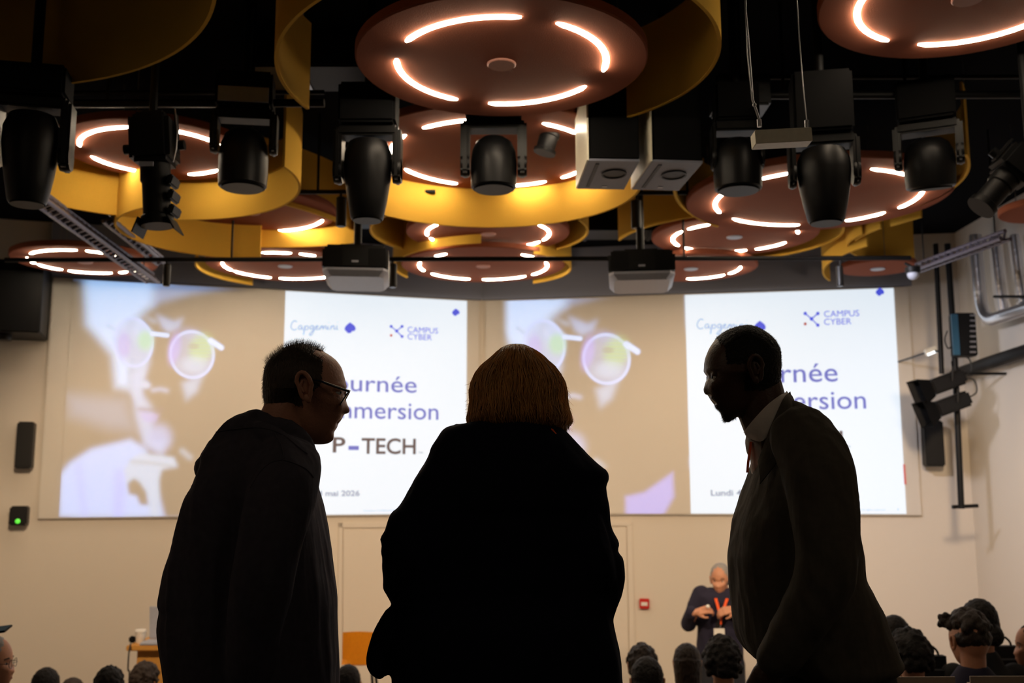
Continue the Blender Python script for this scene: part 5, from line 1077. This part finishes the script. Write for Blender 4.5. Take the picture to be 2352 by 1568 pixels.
def seated(px, py, Y, yaw, style, hairm, coat, label, k=1.0, lean=0, skin='skin3', hood=False, pitch=0, seat=True, sw=.2, cat='person', group='seated audience'):
    top = P(px, py, Y); fz = floor_z(Y); fwd, lat, up = figure_frame(yaw, pitch); bf, bl, _ = figure_frame(yaw*.5)
    hair = {'curly': .016, 'curly_big': .026, 'fade': .022, 'wavy': .010}.get(style, .006); hc = top-Vector((0, 0, (.122+hair)*k))
    root = thing('person', label, cat, (hc.x, hc.y, fz), group)
    sh = hc+Vector((0, 0, -.175*k))-bf*.02; hip = Vector((hc.x-bf.x*.03, hc.y-bf.y*.03, fz+.52)); sh -= bf*lean
    bm = NB(); head_mesh(bm, hc, [(a*k, b*k) for a, b in GP], .075*k, lat=lat, right=fwd, up=up, eye=0., nt=110, npz=30)
    chain(bm, [hc+Vector((0, 0, -.05))-fwd*.022, sh+Vector((0, 0, .05)), sh-Vector((0, 0, .06))], [.052*k, .052*k, .08*k], 18); chain(bm, [sh-Vector((0, 0, .1)), hip], [.08, .09], 14)
    for sg in (-1, 1):
        s_ = sh+bl*sg*(sw-.05)-Vector((0, 0, .05)); e = s_-Vector((0, 0, .25))+bl*sg*.03+bf*.04; h = e+bf*.22-Vector((0, 0, .03))-bl*sg*.06
        chain(bm, [s_, e, h], [.035, .03, .022], 12); hand(bm, h, bf-bl*sg*.3, (0, 0, 1), sg, .35, .9)
        kn = hip+bf*.42+bl*sg*.10; chain(bm, [hip+bl*sg*.08, kn, (kn.x, kn.y, fz+.1)], [.06, .045, .035], 12)
    bm = remesh(bm, .0068, 1); eyes_and_ears(root, bm, hc, fwd, lat, up, k, skin); link('body', bm, skin, root); face_bits(root, hc, fwd, lat, up, k)
    hair_on(root, style, hc, fwd, lat, up, k, hairm, seed=int(px))
    bm = NB(); n = 28; rows = []
    for f, a, b, dz in ((0, .052, .058, .07), (.03, .075, .072, .055), (.06, .5, .7, .03), (.12, .8, .85, .02), (.2, .95, .95, 0), (.35, 1, 1, 0), (.7, .95, 1.02, 0), (1, 1, 1.1, 0)):
        c = sh.lerp(hip, f)+Vector((0, 0, dz)); A = sw*a if f > .05 else a+.008; B = .115*b if f > .05 else b
        rows.append([c+bl*A*cos(t)+bf*B*sin(t) for t in [2*pi*i/n for i in range(n)]])
    ring_loft(bm, rows)
    for sg in (-1, 1):
        s_ = sh+bl*sg*(sw-.045)-Vector((0, 0, .05)); e = s_-Vector((0, 0, .25))+bl*sg*.04+bf*.04; h = e+bf*.20-Vector((0, 0, .03))-bl*sg*.06; chain(bm, [s_, e, h], [.062, .054, .042], 16)
    if hood: chain(bm, [sh+bl*.07-bf*.04+Vector((0, 0, .05)), sh-bf*.10+Vector((0, 0, .04)), sh-bl*.07-bf*.04+Vector((0, 0, .05))], [.035, .055, .035], 16)
    bm = remesh(bm, .010, 3); wrinkle(bm, .006, 12, 8, px); link('jacket', bm, coat, root)
    bm = NB()
    for sg in (-1, 1):
        kn = hip+bf*.44+bl*sg*.11; chain(bm, [hip+bl*sg*.08, kn, (kn.x, kn.y, fz+.13)], [.09, .068, .055], 14)
    bm = remesh(bm, .012, 2); link('trousers', bm, 'jeans', root)
    for sg in (-1, 1):
        kn = hip+bf*.44+bl*sg*.11; bm = NB(); shoe(bm, (kn.x, kn.y, fz), bf, .25); flatten_floor(bm, fz); link('shoe', bm, 'shoe', root)
    if seat: chair(Vector((hip.x, hip.y, fz))-bf*.02, bf, bl, 'beige seat under the '+label)
    return root, hc, fwd, lat, up
def chair(p, bf, bl, label, bh=.92, w=.5):
    if len(label.split()) > 16: label = ' '.join(label.split()[:16])
    rz = Matrix((bl, bf, Vector((0, 0, 1)))).transposed(); L = lambda x, y, z: p+rz @ Vector((x, y, z))
    root = thing('auditorium_chair', label, 'chair', p, 'beige auditorium chairs')
    bm = NB(); box(bm, L(0, .08, .40), (w, .46, .07), rz, bev=.025); link('seat', bm, 'seatm', root)
    bm = NB(); box(bm, L(0, -.205, (.42+bh)/2), (w, .05, bh-.42), rz, bev=.022); link('backrest', bm, 'seatm', root)
    for sx in (-1, 1):
        for y in (-.12, .26): bm = NB(); tube(bm, [L(sx*w*.42, y, .37), L(sx*w*.45, y, 0)], .014, 8); link('leg', bm, 'black', root)
A = seated(-18, 1458, 4.9, 82, 'short', 'hairg', 'coat', 'person with short grey hair and round glasses at the bottom left edge, in profile', k=.98)
rt, hc, fwd, lat, up = A
gl = None
for sg in (-1, 1):
    c = hc+fwd*.104+lat*sg*.032+up*-.004; bm = NB(); tube(bm, [c+lat*.022*cos(t)+up*.019*sin(t)-fwd*.004*abs(cos(t)) for t in [2*pi*i/20 for i in range(21)]], .0014, 6)
    if gl is None:
        tube(bm, [c-lat*.02, c+lat*.04], .0012, 6); tube(bm, [hc+fwd*.1+lat*.052, hc+lat*.078+up*.004], .0014, 6); tube(bm, [hc+fwd*.1-lat*.052, hc-lat*.078+up*.004], .0014, 6); gl = link('glasses', bm, 'frame', rt)
    else: link('rim', bm, 'frame', gl)
a, b = P(-52, 1452, 4.55), P(21, 1443, 4.55); dv = (b-a).normalized(); rz = Matrix((dv, dv.cross(Vector((0, .4, -1))).normalized(), dv.cross(dv.cross(Vector((0, .4, -1)))).normalized())).transposed()
root = thing('mobile_phone', 'dark mobile phone raised at the left edge above the person in round glasses', 'phone', (a+b)/2)
bm = NB(); box(bm, (a+b)/2, ((b-a).length, .074, .009), Matrix.Rotation(R(-7), 3, 'Y') @ Matrix.Rotation(R(14), 3, 'X'), bev=.003); link('case', bm, 'blackp', root)
bm = NB(); box(bm, (a+b)/2+Vector((0, -.003, .0048)), ((b-a).length*.92, .066, .001), Matrix.Rotation(R(-7), 3, 'Y') @ Matrix.Rotation(R(14), 3, 'X')); link('glass_screen', bm, 'bluebox', root, smooth=False)
seated(108, 1533, 6.62, 4, 'short', 'hairk', 'coat', 'person with short black hair, second head from the bottom left corner', k=.98)
seated(168, 1556, 7.25, 0, 'short', 'hairb', 'coat3', 'person whose brown crown barely shows between two dark heads at lower left', k=.95, seat=False)
seated(253, 1526, 6.2, -5, 'wavy', 'hairk', 'coat', 'person with black hair left of the lectern', k=.97)
seated(334, 1517, 6.95, 8, 'curly', 'hairb', 'coat2', 'person with brown curly hair in front of the lectern', k=1.0)
seated(800, 1526, 6.6, 0, 'short', 'hairk', 'coat', 'person with cropped black hair below the yellow stool', k=.97)
seated(1474, 1475, 6.0, 0, 'curly', 'hairb', 'coat', 'person with greying brown hair just right of the middle person', k=.95, hood=True)
seated(1577, 1476, 6.36, 5, 'long', 'hairb2' if 'hairb2' in M else 'hairb', 'coat3', 'person with long straight brown hair in front of the presenter', k=.97)
seated(1657, 1455, 5.25, 0, 'curly_big', 'hairk', 'coat', 'person with black curls and red ears in front of the presenter', k=.98)
seated(1485, 1508, 5.2, 0, 'short', 'hairk', 'coat', 'person in a black hood bent low beside the middle person', k=.97, seat=True)
seated(2052, 1413, 5.62, 10, 'short', 'hairk', 'coat', 'person with dark hair half hidden behind the suit jacket man', k=1.0)
seated(2086, 1438, 5.0, -14, 'curly_big', 'hairk', 'coat', 'person with bushy black curls right of the suit jacket man', k=.97)
seated(2222, 1393, 4.6, -6, 'fade', 'hairb', 'coat2', 'person with styled dark hair, faded sides and dark blue jacket at lower right', k=1.0, pitch=-4, sw=.235)
seated(2246, 1376, 5.3, 4, 'bun', 'hairk', 'coat', 'person with dark pinned hair directly behind the faded haircut', k=1.05)
seated(2372, 1431, 5.35, -75, 'short', 'hairk', 'coat2', 'person in dark blue facing left at the right edge', k=.9)
f0, l0, _ = figure_frame(0)
c = P(2029, 1556, 3.2); chair(Vector((c.x, 3.42, .75)), f0, l0, 'empty beige seat at the bottom right, left of the blue jacket', c.z-.75, .49)
c = P(2401, 1554, 3.2); chair(Vector((c.x, 3.42, .75)), f0, l0, 'empty beige seat in the bottom right corner', c.z-.75, .49)
# bags with loop handles standing between the seats at right
for px, py, Y, lb in ((2128, 1500, 5.35, 'black backpack with a grey loop handle right of the bushy curls'), (2296, 1478, 5.6, 'black backpack with a thin loop handle behind the blue jacket')):
    c = P(px, py, Y); root = thing('backpack', lb, 'bag', (c.x, c.y, c.z-.4), 'black backpacks')
    bm = NB(); box(bm, c-Vector((0, 0, .21)), (.30, .17, .40), bev=.06); link('bag_body', bm, 'coat', root)
    bm = NB(); tube(bm, [c+Vector((.05*cos(t)*1.2, 0, -.01+.05*sin(t))) for t in [pi*i/10 for i in range(11)]], .006, 8); link('handle', bm, 'coat3', root)

# ---- the presenter on the stage
YP = 8.2
def QP(px, py, dy=0): return P(px, py, YP+dy)
pp_ = thing('person', 'presenter with grey hair, navy jacket and orange lanyard standing on the stage', 'person', (QP(1640, 1400).x, YP, 0))
hc = QP(1655, 1330, -.02); fwd, lat, up = figure_frame(180+24, -6); bf, bl, _ = figure_frame(180+8); k = .96
bm = NB(); head_mesh(bm, hc, [(a*k, b*k) for a, b in GP], .075*k, lat=lat, right=fwd, up=up, eye=0., nt=110, npz=30)
chain(bm, [hc-Vector((0, 0, .05))-fwd*.02, QP(1655, 1385), QP(1655, 1410)], [.052, .056, .08], 18); chain(bm, [QP(1650, 1420), QP(1650, 1530)], [.1, .1], 18)
E1, W1 = QP(1581, 1432, -.02), QP(1598, 1406, -.20); E2, W2 = QP(1716, 1432, .0), QP(1686, 1398, -.21)
chain(bm, [QP(1603, 1360), E1, W1], [.04, .032, .026], 14); chain(bm, [QP(1702, 1360), E2, W2], [.04, .032, .026], 14)
hand(bm, W1, (.9, -.15, .25), (-.2, -.7, .6), 1, .75, .98); hand(bm, W2, (-.9, -.15, -.15), (.2, -.7, .6), -1, .75, .98)
bm = remesh(bm, .0055, 1); eyes_and_ears(pp_, bm, hc, fwd, lat, up, k, 'skin3'); link('body', bm, 'skin3', pp_); face_bits(pp_, hc, fwd, lat, up, k); hair_on(pp_, 'short', hc, fwd, lat, up, k, 'hairg', 5)
bm = NB(); rows_loft(bm, [(1350, 1628, 1680, .07), (1356, 1612, 1692, .09), (1366, 1600, 1704, .12), (1385, 1600, 1708, .13), (1420, 1602, 1708, .135), (1450, 1602, 1706, .13), (1480, 1600, 1708, .135), (1520, 1600, 1708, .135)], YP, 36, 3, .85)
chain(bm, [QP(1610, 1364), E1, W1-Vector((.03, -.02, 0))], [.068, .062, .044], 18); chain(bm, [QP(1697, 1364), E2, W2+Vector((.03, .02, 0))], [.068, .062, .044], 18)
bm = remesh(bm, .008, 3); wrinkle(bm, .008, 10, 12, 5); link('jacket', bm, 'navyj', pp_) if 'navyj' in M else link('jacket', bm, 'coat2', pp_)
bm = NB(); tube(bm, [QP(1655, 1362, -.03), QP(1655, 1372, -.04), QP(1653, 1440, -.105), QP(1652, 1500, -.115)], [.06, .062, .045, .045], 20); link('scarf', bm, 'tee', pp_)
bm = NB()
for s_ in (-1, 1):
    pts = [QP(1657+s_*15, 1363, -.06), QP(1657+s_*12, 1378, -.14), QP(1656, 1418, -.165)]; rings = []
    for q in pts: rings.append([q+Vector((-.011, 0, 0)), q+Vector((.011, 0, 0)), q+Vector((.011, .003, 0)), q+Vector((-.011, .003, 0))])
    ring_loft(bm, rings)
bmesh.ops.recalc_face_normals(bm, faces=bm.faces); tube(bm, [QP(1656, 1418, -.165), QP(1656, 1434, -.165)], .008, 8); ly = link('lanyard', bm, 'orange', pp_, smooth=False)
bm = NB(); box(bm, QP(1652, 1451, -.17), (.085, .004, .055), bev=.002); link('badge', bm, 'paper', ly, smooth=False)
bm = NB(); tube(bm, [QP(1656, 1434, -.165), QP(1653, 1444, -.168)], .003, 6); link('clip', bm, 'steel', ly)
bm = NB(); zt = QP(1650, 1525).z; cx = QP(1652, 1500).x; legs(bm, Vector((cx, YP, zt)), 0, YP, .1, (.11, .085, .07, .06)); chain(bm, [(cx-.07, YP, zt+.02), (cx+.07, YP, zt+.02)], [.12, .12], 18); bm = remesh(bm, .01, 3); flatten_floor(bm, .06); link('trousers', bm, 'jeans', pp_)
for sg in (-1, 1): bm = NB(); shoe(bm, (cx+.12*sg, YP, 0), (0, -1, 0), .27); flatten_floor(bm, 0); link('shoe', bm, 'shoe', pp_)
c = W1+Vector((.085, -.05, .05)); bm = NB(); _ell(bm, c, (.016, .012, .014), None, 14); tag(link('clicker', bm, 'paper'), 'small white object in the right hand of the presenter', 'clicker')
